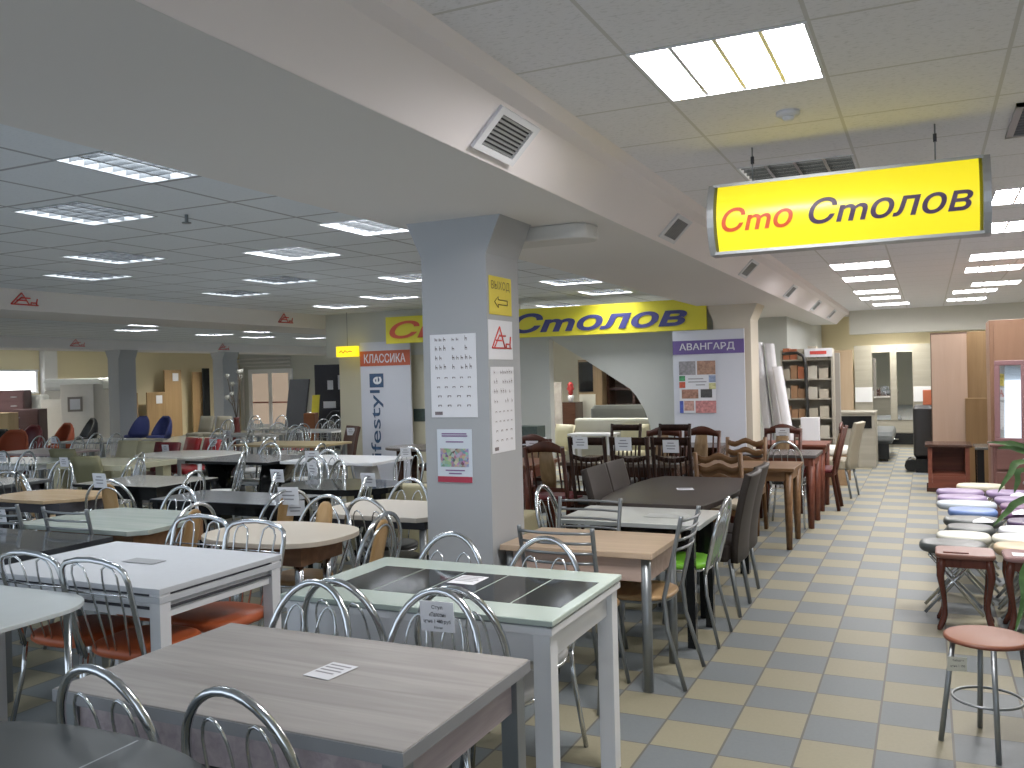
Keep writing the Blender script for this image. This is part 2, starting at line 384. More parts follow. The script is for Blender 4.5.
def logo(parent, org, ux, w, h, mat, name='logo', r=None):
    U = Vector(ux); n = U.cross(Vector(Z3)); O = Vector(org)+n*.006; r = r or w*.018
    m = MB(); pt = lambda a, b_: O+U*(a*w)+Vector((0, 0, b_*h))
    for sgm in (((.02, .1), (.98, .1)), ((.02, .1), (.4, 1)), ((.4, 1), (.66, .1)), ((.22, .42), (.55, .42)), ((.12, .1), (.4, .66)), ((.72, .1), (.72, .28)), ((.72, .28), (.92, .28)), ((.92, .1), (.92, .28)), ((.92, .28), (.95, .6)), ((.4, .62), (.7, .62))):
        m.tube([pt(*sgm[0]), pt(*sgm[1])], r, 4)
    return obj(name, m, mat, parent)
REDP = plain('red_print', (.60, .06, .05), .6)
lg = thing('logo_sheet', 'white sheet with red line logo under the yellow exit notice', 'sign', -2.129, 4.255, 1.71)
obj('sheet', slab((0, 0, 0), Y3, Z3, .30, .215, .003), PAPER, lg)
logo(lg, (0, .03, .05), Y3, .25, .13, REDP)
for i, (x, y, z, s_, lb) in enumerate(((-8.999, 6.42, 2.53, .34, 'red line logo on the second ceiling beam, left one'), (-8.999, 10.8, 2.53, .36, 'red line logo on the second ceiling beam, near partition'), (-17.199, 13.65, 2.53, .4, 'red line logo on the farthest beam, left one'), (-17.199, 18.2, 2.53, .42, 'faint red line logo on the farthest beam, above rear column'))):
    o = thing('wall_logo', lb, 'logo', x, y, z); logo(o, (0, 0, 0), Y3, s_, s_*.42, REDP, 'logo_lines', .008)

# ------------------------------------------------------------------ hanging light box sign
sg = thing('hanging_sign', 'yellow light box sign with red and navy words hung over the aisle', 'sign', -.35, 4.45, 2.19)
SW, SH = 1.2, .345
rows = []
for i in range(9):
    v = i/8; rows.append([(-SW/2+.03+(SW-.06)*k/10, -.035-.055*math.sin(PI*v), .012+(SH-.024)*v) for k in range(11)])
m, t, bs = nt('lit_yellow_film')
gr = N(t, 'ShaderNodeTexNoise', Scale=2.); t.links.new(coords(t), gr.inputs['Vector'])
t.links.new(mixc(t, gr.outputs['Fac'], (.83, .68, .004), (.9, .74, .012)), bs.inputs['Emission Color'])
bs.inputs['Base Color'].default_value = (.5, .42, .02, 1); bs.inputs['Emission Strength'].default_value = .5; bs.inputs['Roughness'].default_value = .3
obj('sign_face', MB().sheet(rows), m, sg)
bx = MB().box(-SW/2+.01, SW/2-.01, -.04, .08, .0, .014).box(-SW/2+.01, SW/2-.01, -.04, .08, SH-.014, SH).box(-SW/2+.01, SW/2-.01, .07, .08, .014, SH-.014)
obj('case', bx, ALU, sg)
for s_ in (-1, 1):
    pr = [(.085, 0), (-.03, 0)]+[(-.035-.062*math.sin(PI*i/8), SH*i/8) for i in range(1, 8)]+[(-.03, SH), (.085, SH)]
    x0_ = s_*SW/2-.016; n = len(pr)
    mm = MB().add([(x0_, y, z) for y, z in pr]+[(x0_+.032, y, z) for y, z in pr], [tuple(range(n)), tuple(range(2*n-1, n-1, -1))]+[(i, (i+1) % n, (i+1) % n+n, i+n) for i in range(n)])
    obj('end_cap', mm, ALU, sg)
    xx = -.41 if s_ < 0 else .40
    obj('hanging_wire', MB().tube([(xx, .02, SH-.01), (xx, .02, CZ-2.19)], .0035, 5), GREYM, sg)
    obj('wire_clip', MB().tube([(xx, .02, CZ-2.27), (xx, .02, CZ-2.235)], .009, 6), INK, sg)
def curve_text(body, x0_, w_, z0, h_, mat, nm):
    o = lettering(sg, body, (x0_, 0, z0), X3, Z3, w_, h_, mat, .25, .014, nm, 0)
    for v in o.data.vertices: v.co.y = -.04-.055*math.sin(PI*v.co.z/SH)
S_RED = glow('lit_red_letter', (.72, .08, .01), .22, (.42, .05, .01)); S_NAV = plain('sign_navy_letter', (.045, .02, .075), .5)
curve_text('Сmо', -.545, .335, .10, .115, S_RED, 'red_lettering')
curve_text('Сmолов', -.14, .685, .10, .12, S_NAV, 'navy_lettering')

# ------------------------------------------------------------------ luminaires
LC = {}; HOLES = []
def lum_mesh(kind):
    if kind in LC: return LC[kind]
    s_ = .297; D = .014 if kind in ('bright', 'row') else .05
    frm = MB().box(-s_, s_, -s_, -s_+.012, -.004, D).box(-s_, s_, s_-.012, s_, -.004, D).box(-s_, -s_+.012, -s_+.012, s_-.012, -.004, D).box(s_-.012, s_, -s_+.012, s_-.012, -.004, D).box(-s_, s_, -s_, s_, D+.012, D+.016)
    dif = MB().add([(-s_+.012, -s_+.012, D+.008), (-s_+.012, s_-.012, D+.008), (s_-.012, s_-.012, D+.008), (s_-.012, -s_+.012, D+.008)], [(0, 1, 2, 3)])
    lou = MB()
    for k in range(1, 4): x = -s_+2*s_*k/4; lou.box(x-.008, x+.008, -s_+.012, s_-.012, 0, D-.004)
    for k in range(1, 7): y = -s_+2*s_*k/7; lou.box(-s_+.012, s_-.012, y-.002, y+.002, .004, D-.004)
    st_, co = {'bright': (42., (1., .965, .945)), 'row': (24., (1., .965, .945)), 'mid': (19., (.97, .99, 1.)), 'dim': (15., (.93, .97, 1.)), 'far': (100., (1., .95, .85)), 'faint': (1.2, (1., .95, .8))}[kind]
    em = glow('lamp_'+kind, co, st_); lm = plain('louvre_metal', (.80, .82, .84), .35, .75, .03) if kind in ('bright', 'row', 'far') else plain('louvre_mirror_'+kind, (.16, .17, .18) if kind != 'mid' else (.22, .23, .24), .22, .95, .03, spec=.2)
    LC[kind] = (frm.mesh('frame', PAPER if kind != 'dim' else ALU), dif.mesh('diffuser', em), lou.mesh('louvre', lm)); return LC[kind]
def lum(x, y, kind, label, group):
    t = thing('ceiling_light', label, 'ceiling light', x, y, CZ, 0, group); HOLES.append((x-.297, x+.297, y-.297, y+.297))
    for nm, me in zip(('frame', 'diffuser', 'louvre'), lum_mesh(kind)): obj(nm, me, None, t)
def ceiling_with_openings(x0, x1, y0, y1, mat):
    hs = [h for h in HOLES if h[0] > x0 and h[1] < x1 and h[2] > y0 and h[3] < y1]
    xs = sorted({x0, x1, *[h[0] for h in hs], *[h[1] for h in hs]}); ys = sorted({y0, y1, *[h[2] for h in hs], *[h[3] for h in hs]})
    K = len(xs); vs = [(x, y, CZ) for y in ys for x in xs]; fs = []
    for b in range(len(ys)-1):
        for a in range(K-1):
            mx, my = (xs[a]+xs[a+1])/2, (ys[b]+ys[b+1])/2
            if not any(h[0] < mx < h[1] and h[2] < my < h[3] for h in hs): fs.append((b*K+a, (b+1)*K+a, (b+1)*K+a+1, b*K+a+1))
    return struct('ceiling', MB().add(vs, fs), mat)
G1, G2, G3 = 'louvred lights over the aisle', 'louvred lights over the table hall', 'louvred lights over the far hall'
A_ = [(-.62, 3.24, 'bright', 'glaring square ceiling light nearest the camera, above left of hanging sign'),
 (-.62, 5.17, 'faint', 'mostly unlit louvred ceiling light just behind top of hanging sign'),
 (-.63, 10.2, 'row', 'first lit square light below the hanging sign, left aisle row'),
 (-.63, 11.7, 'row', 'second lit square light below the hanging sign, left aisle row'),
 (-.65, 13.8, 'row', 'third lit square light below the hanging sign, left aisle row'),
 (-.65, 15.1, 'row', 'fourth lit square light below the hanging sign, left aisle row'),
 (-.55, 16.7, 'row', 'last lit square light of left aisle row, by the end fascia'),
 (.70, 6.65, 'bright', 'upper bright square light right of the hanging sign at picture edge'),
 (.74, 8.1, 'bright', 'second bright square light right of the hanging sign at picture edge'),
 (.70, 10.2, 'row', 'third square light of right aisle row, below sign corner'),
 (.70, 11.5, 'row', 'fourth square light of right aisle row'),
 (.85, 13.6, 'row', 'fifth square light of right aisle row, set further right'),
 (.65, 14.8, 'row', 'sixth square light of right aisle row'),
 (.60, 16.5, 'row', 'farthest square light of right aisle row by the fascia')]
for x, y, k, lb in A_: lum(x, y, k, lb, G1)
H_ = [(-3.48, 3.23, 'dim', 'louvred light in the hall ceiling partly hidden by the beam, nearest left'),
 (-4.79, 3.95, 'dim', 'large louvred light at far left, second nearest in hall ceiling'),
 (-3.53, 5.33, 'mid', 'louvred light beside the beam, left of the column top'),
 (-6.22, 5.4, 'dim', 'louvred light at left, third in the left row'),
 (-7.43, 6.13, 'dim', 'louvred light at left, directly above the red beam logo row'),
 (-4.87, 6.07, 'mid', 'louvred light in the middle of the hall ceiling left of column'),
 (-6.24, 7.55, 'dim', 'louvred light behind the middle one in the hall ceiling'),
 (-7.56, 8.33, 'dim', 'narrow looking louvred light near second beam, middle left'),
 (-5.0, 8.25, 'mid', 'louvred light whose right half hides behind the column top'),
 (-6.4, 9.92, 'mid', 'lit louvred light left of the column, above orange headed panel'),
 (-7.75, 10.68, 'mid', 'lit louvred light near second beam end, left of yellow banner'),
 (-7.55, 12.55, 'mid', 'light just over the banner left end beside the column'),
 (-3.75, 9.7, 'mid', 'louvred light right of the column, above middle of banner'),
 (-5.2, 12.9, 'mid', 'lit light just above the banner right of the column'),
 (-3.85, 11.2, 'mid', 'bright light above the banner nearest the beam')]
for x, y, k, lb in H_: lum(x, y, k, lb, G2)
for px, py, lb in ((136, 330, 'light in the second bay left, lower of the left pair'), (151, 325, 'light in the second bay left, upper of the left pair'), (214, 334.5, 'dim light in the second bay above rear columns'), (262, 331.5, 'light in the second bay, upper of the middle pair'), (258, 337, 'light in the second bay, lower of the middle pair'), (310, 338, 'light in the second bay above white door'), (342, 336.5, 'light in the second bay above small yellow sign')):
    x, y = P(px, py, CZ); lum(x, y, 'mid', lb, G3)

for x, y, lb in ((-4.2, 13.9, 'added unseen fill light over the sofas behind the cut-out partition, right one'), (-6.6, 14.2, 'added unseen fill light over the sofas behind the cut-out partition, left one'),  # hidden lamps added to brighten the sofas, far walls and aisle end
    (-19.8, 9.0, 'added unseen fill light over the far window bay, nearest'), (-19.8, 13.0, 'added unseen fill light over the far window bay, by wrapped furniture'), (-19.8, 17.0, 'added unseen fill light over the far window bay, by honey doors'), (-19.8, 21.0, 'added unseen fill light over the far window bay, by white double door'), (-14.5, 21.5, 'added unseen fill light by dark leaning panel'), (-.6, 19.1, 'added unseen fill light over the aisle end wardrobe')): lum(x, y, 'far', lb, G3)
ceiling_with_openings(-2.2, 3.4, -2.5, 18.4, ceil_mat('aisle_ceiling_tile', -.92, 2.94, (.70, .70, .745), (.85, .845, .90), (.63, .62, .63), .012))
ceiling_with_openings(-26, -2.2, -2.5, 25, ceil_mat('hall_ceiling_tile', -3.78, 2.95, (.66, .71, .77), (.72, .77, .83), (.34, .36, .40), .02))
# ceiling fittings
def vent(label, y, w_=.36):
    t = thing('air_vent', label, 'air vent', 0, 0, 0, 0, 'air vents along the sloped beam face')
    U = Vector((0, 1, 0)); V = Vector((.17, 0, .175)).normalized(); O = Vector((-1.587, y-w_/2, 2.481))+V*.03
    Nn = U.cross(V); h_ = .19
    t.location = O
    def bar(a0, a1, b0, b1, th): 
        q0 = quad((0, 0, 0), U, V, a0, a1, b0, b1, 0); q1 = quad((0, 0, 0), U, V, a0, a1, b0, b1, th); return q0+q1
    F6 = [(3, 2, 1, 0), (4, 5, 6, 7), (0, 1, 5, 4), (1, 2, 6, 5), (2, 3, 7, 6), (3, 0, 4, 7)]
    m = MB()
    for q in ((0, w_, 0, .025), (0, w_, h_-.025, h_), (0, .04, .025, h_-.025), (w_-.04, w_, .025, h_-.025)): m.add(bar(*q, .014), F6)
    obj('frame', m, PAPER, t)
    obj('backing', MB().add(bar(.04, w_-.04, .025, h_-.025, .002), F6), INK, t)
    for k in range(8):
        if y < 4:
            b_ = .033+(h_-.066)*k/7.; obj('slat', MB().add(bar(.04, w_-.04, b_-.0045, b_+.0045, .011), F6), ALU, t); continue
        a = .05+(w_-.1)*k/7.; obj('slat', MB().add(bar(a-.006, a+.006, .025, h_-.025, .011), F6), ALU, t)
for y, lb in ((3.2, 'nearest air vent on the beam, above column top'), (5.81, 'second air vent on the beam, left of hanging sign'), (8.47, 'third air vent along the beam, below hanging sign'), (11.25, 'fourth air vent along the beam'), (14.0, 'fifth air vent along the beam'), (16.4, 'farthest air vent along the beam')): vent(lb, y)
s_ = thing('smoke_detector', 'small round white smoke detector on the aisle ceiling', 'smoke detector', -.516, 3.936, CZ)
obj('base', MB().lathe([(.05, -.0), (.05, -.012), (.04, -.02)], 20), PAPER, s_); obj('sensor', MB().lathe([(.025, -.02), (.022, -.035), (.01, -.038)], 16), PAPER, s_)
for x, y, lb in ((-4.3, 4.3, 'tiny sprinkler head hanging near large louvred light at far left'),):
    o = thing('sprinkler_head', lb, 'sprinkler', x, y, CZ); obj('stem', MB().tube([(0, 0, 0), (0, 0, -.05)], .012, 6), GREYM, o); obj('deflector', MB().lathe([(.03, -.05), (.03, -.056)], 12), GREYM, o)
gv = thing('ceiling_vent', 'dark square grille in the aisle ceiling at right picture edge', 'air vent', .66, 4.6, CZ)
obj('frame', MB().box(-.3, .3, -.3, -.27, -.012, 0).box(-.3, .3, .27, .3, -.012, 0).box(-.3, -.27, -.3, .3, -.012, 0).box(.27, .3, -.3, .3, -.012, 0), ALU, gv)
obj('backing', MB().box(-.27, .27, -.27, .27, -.003, -.001), INK, gv)
for k in range(11): obj('slat', MB().box(-.27, .27, -.26+.05*k, -.25+.05*k, -.012, -.003), GREYM, gv)

# ------------------------------------------------------------------ chairs (local: front = +Y, seat centre at origin)
SEAT = {'white': plain('white_vinyl', (.62, .62, .62), .45), 'black': plain('black_vinyl', (.02, .022, .025), .4), 'orange': plain('orange_vinyl', (.46, .095, .03), .42),
        'green': plain('lime_vinyl', (.17, .50, .03), .4), 'tan': wood('tan_seat_wood', (.32, .19, .09), (.42, .27, .13), 'X', 5, .4), 'cream': plain('cream_fabric', (.48, .42, .32), .8),
        'red': plain('red_vinyl', (.42, .025, .03), .4), 'darkred': plain('dark_red_vinyl', (.12, .012, .018), .45), 'ivory': plain('ivory_leather', (.52, .48, .31), .45),
        'khaki': plain('khaki_leather', (.20, .19, .10), .5), 'blue': plain('blue_fabric', (.02, .03, .14), .7), 'rust': plain('rust_fabric', (.32, .06, .02), .7), 'brown': BROWNL,
        'beige': plain('beige_leather', (.30, .27, .2), .5)}
SEAT['wine'] = plain('red_brown_leather', (.055, .02, .013), .5)
SPLAT = wood('splat_wood', (.36, .21, .085), (.47, .30, .14), 'Z', 4, .35)
def cushion(a, b, z0, z1, p=2.3):
    out = MB(); L = [(.0, .93), (.3, 1.), (.72, .99), (.93, .94), (1., .84)]
    n = 28; vs = []
    for h, k in L: vs += [(x, y, z0+(z1-z0)*h) for x, y in ell(a*k, b*k, n, 0, 0, p)]
    fs = [tuple(range(n-1, -1, -1)), tuple(range((len(L)-1)*n, len(L)*n))]
    for i in range(len(L)-1): fs += [(i*n+k, i*n+(k+1) % n, (i+1)*n+(k+1) % n, (i+1)*n+k) for k in range(n)]
    return out.add(vs, fs, True)
def rake(z, y0=-.18, k=.25): return y0-(z-.44)*k
def hoop_pts(w=.176, top=.89, n=18, spring=.66, base=.15, k=.25):
    pts = []
    for i in range(5):
        z = .43+(spring-.43)*i/5; x = base+(w-base)*i/5; pts.append((-x, z))
    for i in range(n+1):
        a = PI-PI*i/n; pts.append((w*math.cos(a), spring+(top-spring)*math.sin(a)))
    for i in range(4, -1, -1):
        z = .43+(spring-.43)*i/5; x = base+(w-base)*i/5; pts.append((x, z))
    return [(x, rake(z, k=k), z) for x, z in pts]
def petal(s_, top=.81, w=.042, cx=.07, base=.03):
    pts = []
    for i in range(4): z = .46+(top-.1-.46)*i/4; pts.append((s_*(base+(cx-w-base)*i/4), z))
    for i in range(9): a = PI-PI*i/8; pts.append((s_*(cx+w*math.cos(a)), top-.1+.1*math.sin(a)))
    for i in range(3, -1, -1): z = .46+(top-.1-.46)*i/4; pts.append((s_*(.13+(cx+w-.13)*i/4), z))
    return [(x, rake(z), z) for x, z in pts]
def legs(mat, r=.0105, fx=.15, fy=.14, bx=.152, byy=-.17, splay=.05, rear=True):
    out = []
    for s_ in (-1, 1): out.append(('leg', MB().tube([(s_*fx, fy, .44), (s_*(fx+.015), fy+.015, .25), (s_*(fx+splay), fy+splay*.9, .004)], r).mesh('leg', mat), []))
    if rear:
        for s_ in (-1, 1): out.append(('leg', MB().tube([(s_*bx, byy, .44), (s_*(bx+.01), byy-.01, .3), (s_*(bx+splay*.6), byy-.08, .004)], r).mesh('leg', mat), []))
    return out
KC = {}
def chair_parts(kind, seat):
    key = (kind, seat)
    if key in KC: return KC[key]
    S = SEAT[seat]; out = []
    if kind in ('hoop', 'splat', 'tall'):
        out.append(('seat', cushion(.19, .185, .445, .485 if kind != 'splat' else .47).mesh('seat', S), []))
        out.append(('seat_ring', MB().tube([(x, y, .44) for x, y in ell(.18, .175, 24, 0, 0, 2.3)], .009, 6, True).mesh('seat_ring', CHROME), []))
        if kind == 'hoop':
            sub = [('back_wire', MB().tube(petal(q), .0045, 5).mesh('back_wire', CHROME)) for q in (-1, 1)]
            out.append(('backrest', MB().tube(hoop_pts(), .0125, 9).mesh('backrest', CHROME), sub))
        elif kind == 'splat':
            rows = [[(x, rake(z)+.006-.5*(x/.3)**2*.05, z) for x in (-.0575*q, -.03*q, 0, .03*q, .0575*q)] for z, q in ((.5, .3), (.515, .65), (.54, .9), (.6, 1), (.72, 1), (.79, 1), (.825, .9), (.85, .65), (.865, .25))]
            out.append(('backrest', MB().tube(hoop_pts(.2, .9), .0115, 9).mesh('backrest', CHROME), [('splat', MB().sheet(rows, .012).mesh('splat', SPLAT))]))
            out.append(('inner_hoop', MB().tube(hoop_pts(.13, .84, 14, .62, .1), .007, 6).mesh('inner_hoop', CHROME), []))
        else:
            sub = []
            for x0_, x1_, tz in ((-.1, -.13, .778), (-.05, -.06, .83), (0, 0, .845), (.05, .06, .83), (.1, .13, .778)):
                sub.append(('back_wire', MB().tube([(x0_, rake(.45), .45), ((x0_+x1_)/2, rake(.7)+.0, .7), (x1_, rake(tz), tz)], .0055, 6).mesh('back_wire', CHROME)))
            out.append(('backrest', MB().tube(hoop_pts(.182, .855, 16, .62, .17), .0125, 9).mesh('backrest', CHROME), sub))
        out += legs(CHROME if kind != 'tall' else GREYM)
    elif kind == 'comb':
        out.append(('seat', cushion(.205, .2, .44, .49, 3.2).mesh('seat', S), []))
        top = [(-.185, .43), (-.19, .6), (-.195, .8), (-.185, .845), (-.155, .868), (-.08, .885), (0, .89), (.08, .885), (.155, .868), (.185, .845), (.195, .8), (.19, .6), (.185, .43)]
        sub = []
        for q in (-1, 1):
            pp = [(q*.1, .46), (q*.125, .65), (q*.135, .82), (q*.12, .855), (q*.085, .868), (q*.055, .85), (q*.045, .8), (q*.03, .6), (q*.02, .46)]
            sub.append(('back_wire', MB().tube([(x, rake(z), z) for x, z in pp], .005, 6).mesh('back_wire', CHROME)))
        sub.append(('back_wire', MB().tube([(-.19, rake(.74), .74), (0, rake(.74)-.012, .74), (.19, rake(.74), .74)], .004, 6).mesh('back_wire', CHROME)))
        out.append(('backrest', MB().tube([(x, rake(z), z) for x, z in top], .0125, 9).mesh('backrest', CHROME), sub)); out += legs(CHROME, .011, .16, .15, .185)
    elif kind == 'ladder':
        out.append(('seat', cushion(.205, .2, .435, .46, 2.6).mesh('seat', S), []))
        out.append(('seat_ring', MB().tube([(x, y, .428) for x, y in ell(.185, .18, 22, 0, 0, 2.6)], .009, 6, True).mesh('seat_ring', GREYM), []))
        for q in (-1, 1): out.append(('back_post', MB().tube([(q*.205, -.29, .004), (q*.19, -.2, .3), (q*.185, -.185, .46), (q*.19, -.283, .87), (q*.19, -.285, .885)], .012, 8).mesh('back_post', GREYM), []))
        for z in (.86, .81, .76, .71): out.append(('slat', MB().tube([(.19*c_, rake(z)-.0-.035*(1-c_*c_), z) for c_ in (-1, -.66, -.33, 0, .33, .66, 1)], .0075, 6).mesh('slat', GREYM), []))
        out += legs(GREYM, .011, .15, .14, rear=False)
    elif kind == 'parsons':
        out.append(('seat', MB().prism(rrect(-.21, .21, -.2, .22, .04), .36, .48, .02).mesh('seat', S), []))
        rows = [[(x, -.2-.16*(max(0, z-.4)/.6)**1.6*.75-.02*(1-(x/.21)**2), z) for x in (-.205, -.19, -.1, 0, .1, .19, .205)] for z in (.36, .45, .55, .65, .75, .84, .91, .935, .945)]
        out.append(('backrest', MB().sheet([list(reversed(r)) for r in rows], .045).mesh('backrest', S), []))
        for q in (-1, 1):
            out.append(('leg', MB().tube([(q*.18, .19, .38), (q*.185, .2, .004)], .017, 4, False, .013).mesh('leg', GREYM), []))
            out.append(('leg', MB().tube([(q*.18, -.19, .38), (q*.185, -.25, .004)], .017, 4, False, .013).mesh('leg', GREYM), []))
    elif kind in ('wavy', 'slat', 'carved'):
        W = {'wavy': wood('amber_wood', (.10, .048, .018), (.17, .085, .035), 'X', 5), 'slat': wood('dark_chair_wood', (.012, .005, .0035), (.026, .011, .007), 'Z', 5, .55, spec=.12), 'carved': wood('red_brown_wood', (.040, .012, .007), (.07, .021, .012), 'Z', 5, spec=.2)}[kind]
        out.append(('seat', MB().prism(rrect(-.2, .2, -.19, .2, .03), .43, .48, .015).mesh('seat', S), []))
        out.append(('seat_frame', MB().prism(rrect(-.205, .205, -.2, .205, .02), .385, .432).mesh('seat_frame', W), []))
        for q in (-1, 1):
            out.append(('leg', MB().tube([(q*.18, .175, .4), (q*.18, .185, .002)], .024, 4, False, .017).mesh('leg', W), []))
            out.append(('back_post', MB().tube([(q*.19, -.25, .002), (q*.185, -.19, .4), (q*.19, -.30 if kind == 'wavy' else -.32, {'wavy': .93, 'carved': .95, 'slat': 1.06}[kind])], .022, 5).mesh('back_post', W), []))
        if kind == 'wavy':
            for z in (.88, .79, .70):
                rows = [[(.18*c_, rake(z)+.012, z+o_+.02*math.cos(c_*PI*1.6)) for c_ in [-1+.2*i for i in range(11)]] for o_ in (-.028, .028)]
                out.append(('slat', MB().sheet(rows, .018).mesh('slat', W), []))
        else:
            tp = .92 if kind == 'carved' else 1.02
            rows = [[(.19*c_, rake(tp)+.01, tp+o_+(0 if kind == 'slat' else .05*max(0, math.cos(c_*PI*.62)) if o_ > 0 else .02*math.cos(c_*PI*.5))) for c_ in [-1+.2*i for i in range(11)]] for o_ in (-.035, .035)]
            out.append(('top_rail', MB().sheet(rows, .022).mesh('top_rail', W), []))
            if kind == 'slat':
                rows = [[(.18*c_, rake(.88)+.01, .88+o_-.03*(1-c_*c_)) for c_ in [-1+.2*i for i in range(11)]] for o_ in (-.02, .02)]
                out.append(('cross_rail', MB().sheet(rows, .018).mesh('cross_rail', W), []))
                out.append(('lower_rail', MB().box(-.18, .18, rake(.54)-.01, rake(.54)+.01, .52, .56).mesh('lower_rail', W), []))
                for k in range(6):
                    x = -.14+.056*k; out.append(('back_slat', MB().tube([(x, rake(.55), .55), (x, rake(.87), .87)], .011, 4).mesh('back_slat', W), []))
            else:
                out.append(('lower_rail', MB().box(-.18, .18, rake(.54)-.01, rake(.54)+.01, .52, .56).mesh('lower_rail', W), []))
                rows = [[(x*q, rake(z)+.012, z) for x in (-.075, -.04, 0, .04, .075)] for z, q in ((.55, .8), (.65, 1.), (.78, 1.), (.9, .85))]
                out.append(('splat', MB().sheet(rows, .02).mesh('splat', wood('woven_splat', (.14, .085, .04), (.22, .14, .07), 'Z', 8)), []))
                for x in (-.13, .13): out.append(('back_slat', MB().tube([(x, rake(.55), .55), (x, rake(.9), .9)], .01, 4).mesh('back_slat', W), []))
    elif kind == 'low':
        out.append(('seat', MB().prism(rrect(-.21, .21, -.2, .22, .04), .4, .48, .02).mesh('seat', S), []))
        rows = [[(x, rake(z, -.18, .28), z) for x in (.21, .1, 0, -.1, -.21)] for z in (.47, .6, .75, .86)]
        out.append(('backrest', MB().sheet(rows, .05).mesh('backrest', S), []))
        for q in (-1, 1): out.append(('leg', MB().tube([(q*.19, -.15, .4), (q*.19, .16, .4), (q*.19, .2, .36), (q*.19, .2, .05), (q*.19, .17, .012), (q*.19, -.2, .012)], .011, 7).mesh('leg', CHROME), []))
    elif kind == 'bucket':
        out.append(('seat', cushion(.23, .23, .42, .5, 3).mesh('seat', S), []))
        rows = []
        for z, rr, sp_ in ((.44, .22, 1.25), (.55, .25, 1.2), (.68, .255, 1.0), (.8, .245, .8), (.87, .22, .6), (.9, .19, .4)):
            rows.append([(rr*math.sin(a*sp_), -rr*math.cos(a*sp_)-.05*(z-.44), z) for a in [1.3-2.6*i/12 for i in range(13)]])
        out.append(('backrest', MB().sheet(rows, .04).mesh('backrest', S), []))
        out.append(('pedestal', MB().lathe([(.02, .43), (.025, .1), (.05, .05), (.19, .02), (.2, 0.002)], 18).mesh('pedestal', CHROME), []))
    if kind == 'slat':
        for _, me, sub in out:
            for m_ in [me]+[q[1] for q in sub]:
                for v in m_.vertices: v.co.x *= .86
    KC[key] = out; return out
NAMES = dict(hoop='hoop_back_chair', splat='splat_back_chair', tall='hoop_back_chair', comb='wire_back_chair', ladder='ladder_back_chair', parsons='upholstered_chair', wavy='wooden_chair', slat='wooden_chair', carved='wooden_chair', low='leather_chair', bucket='bucket_chair')
CHAIRS = {}
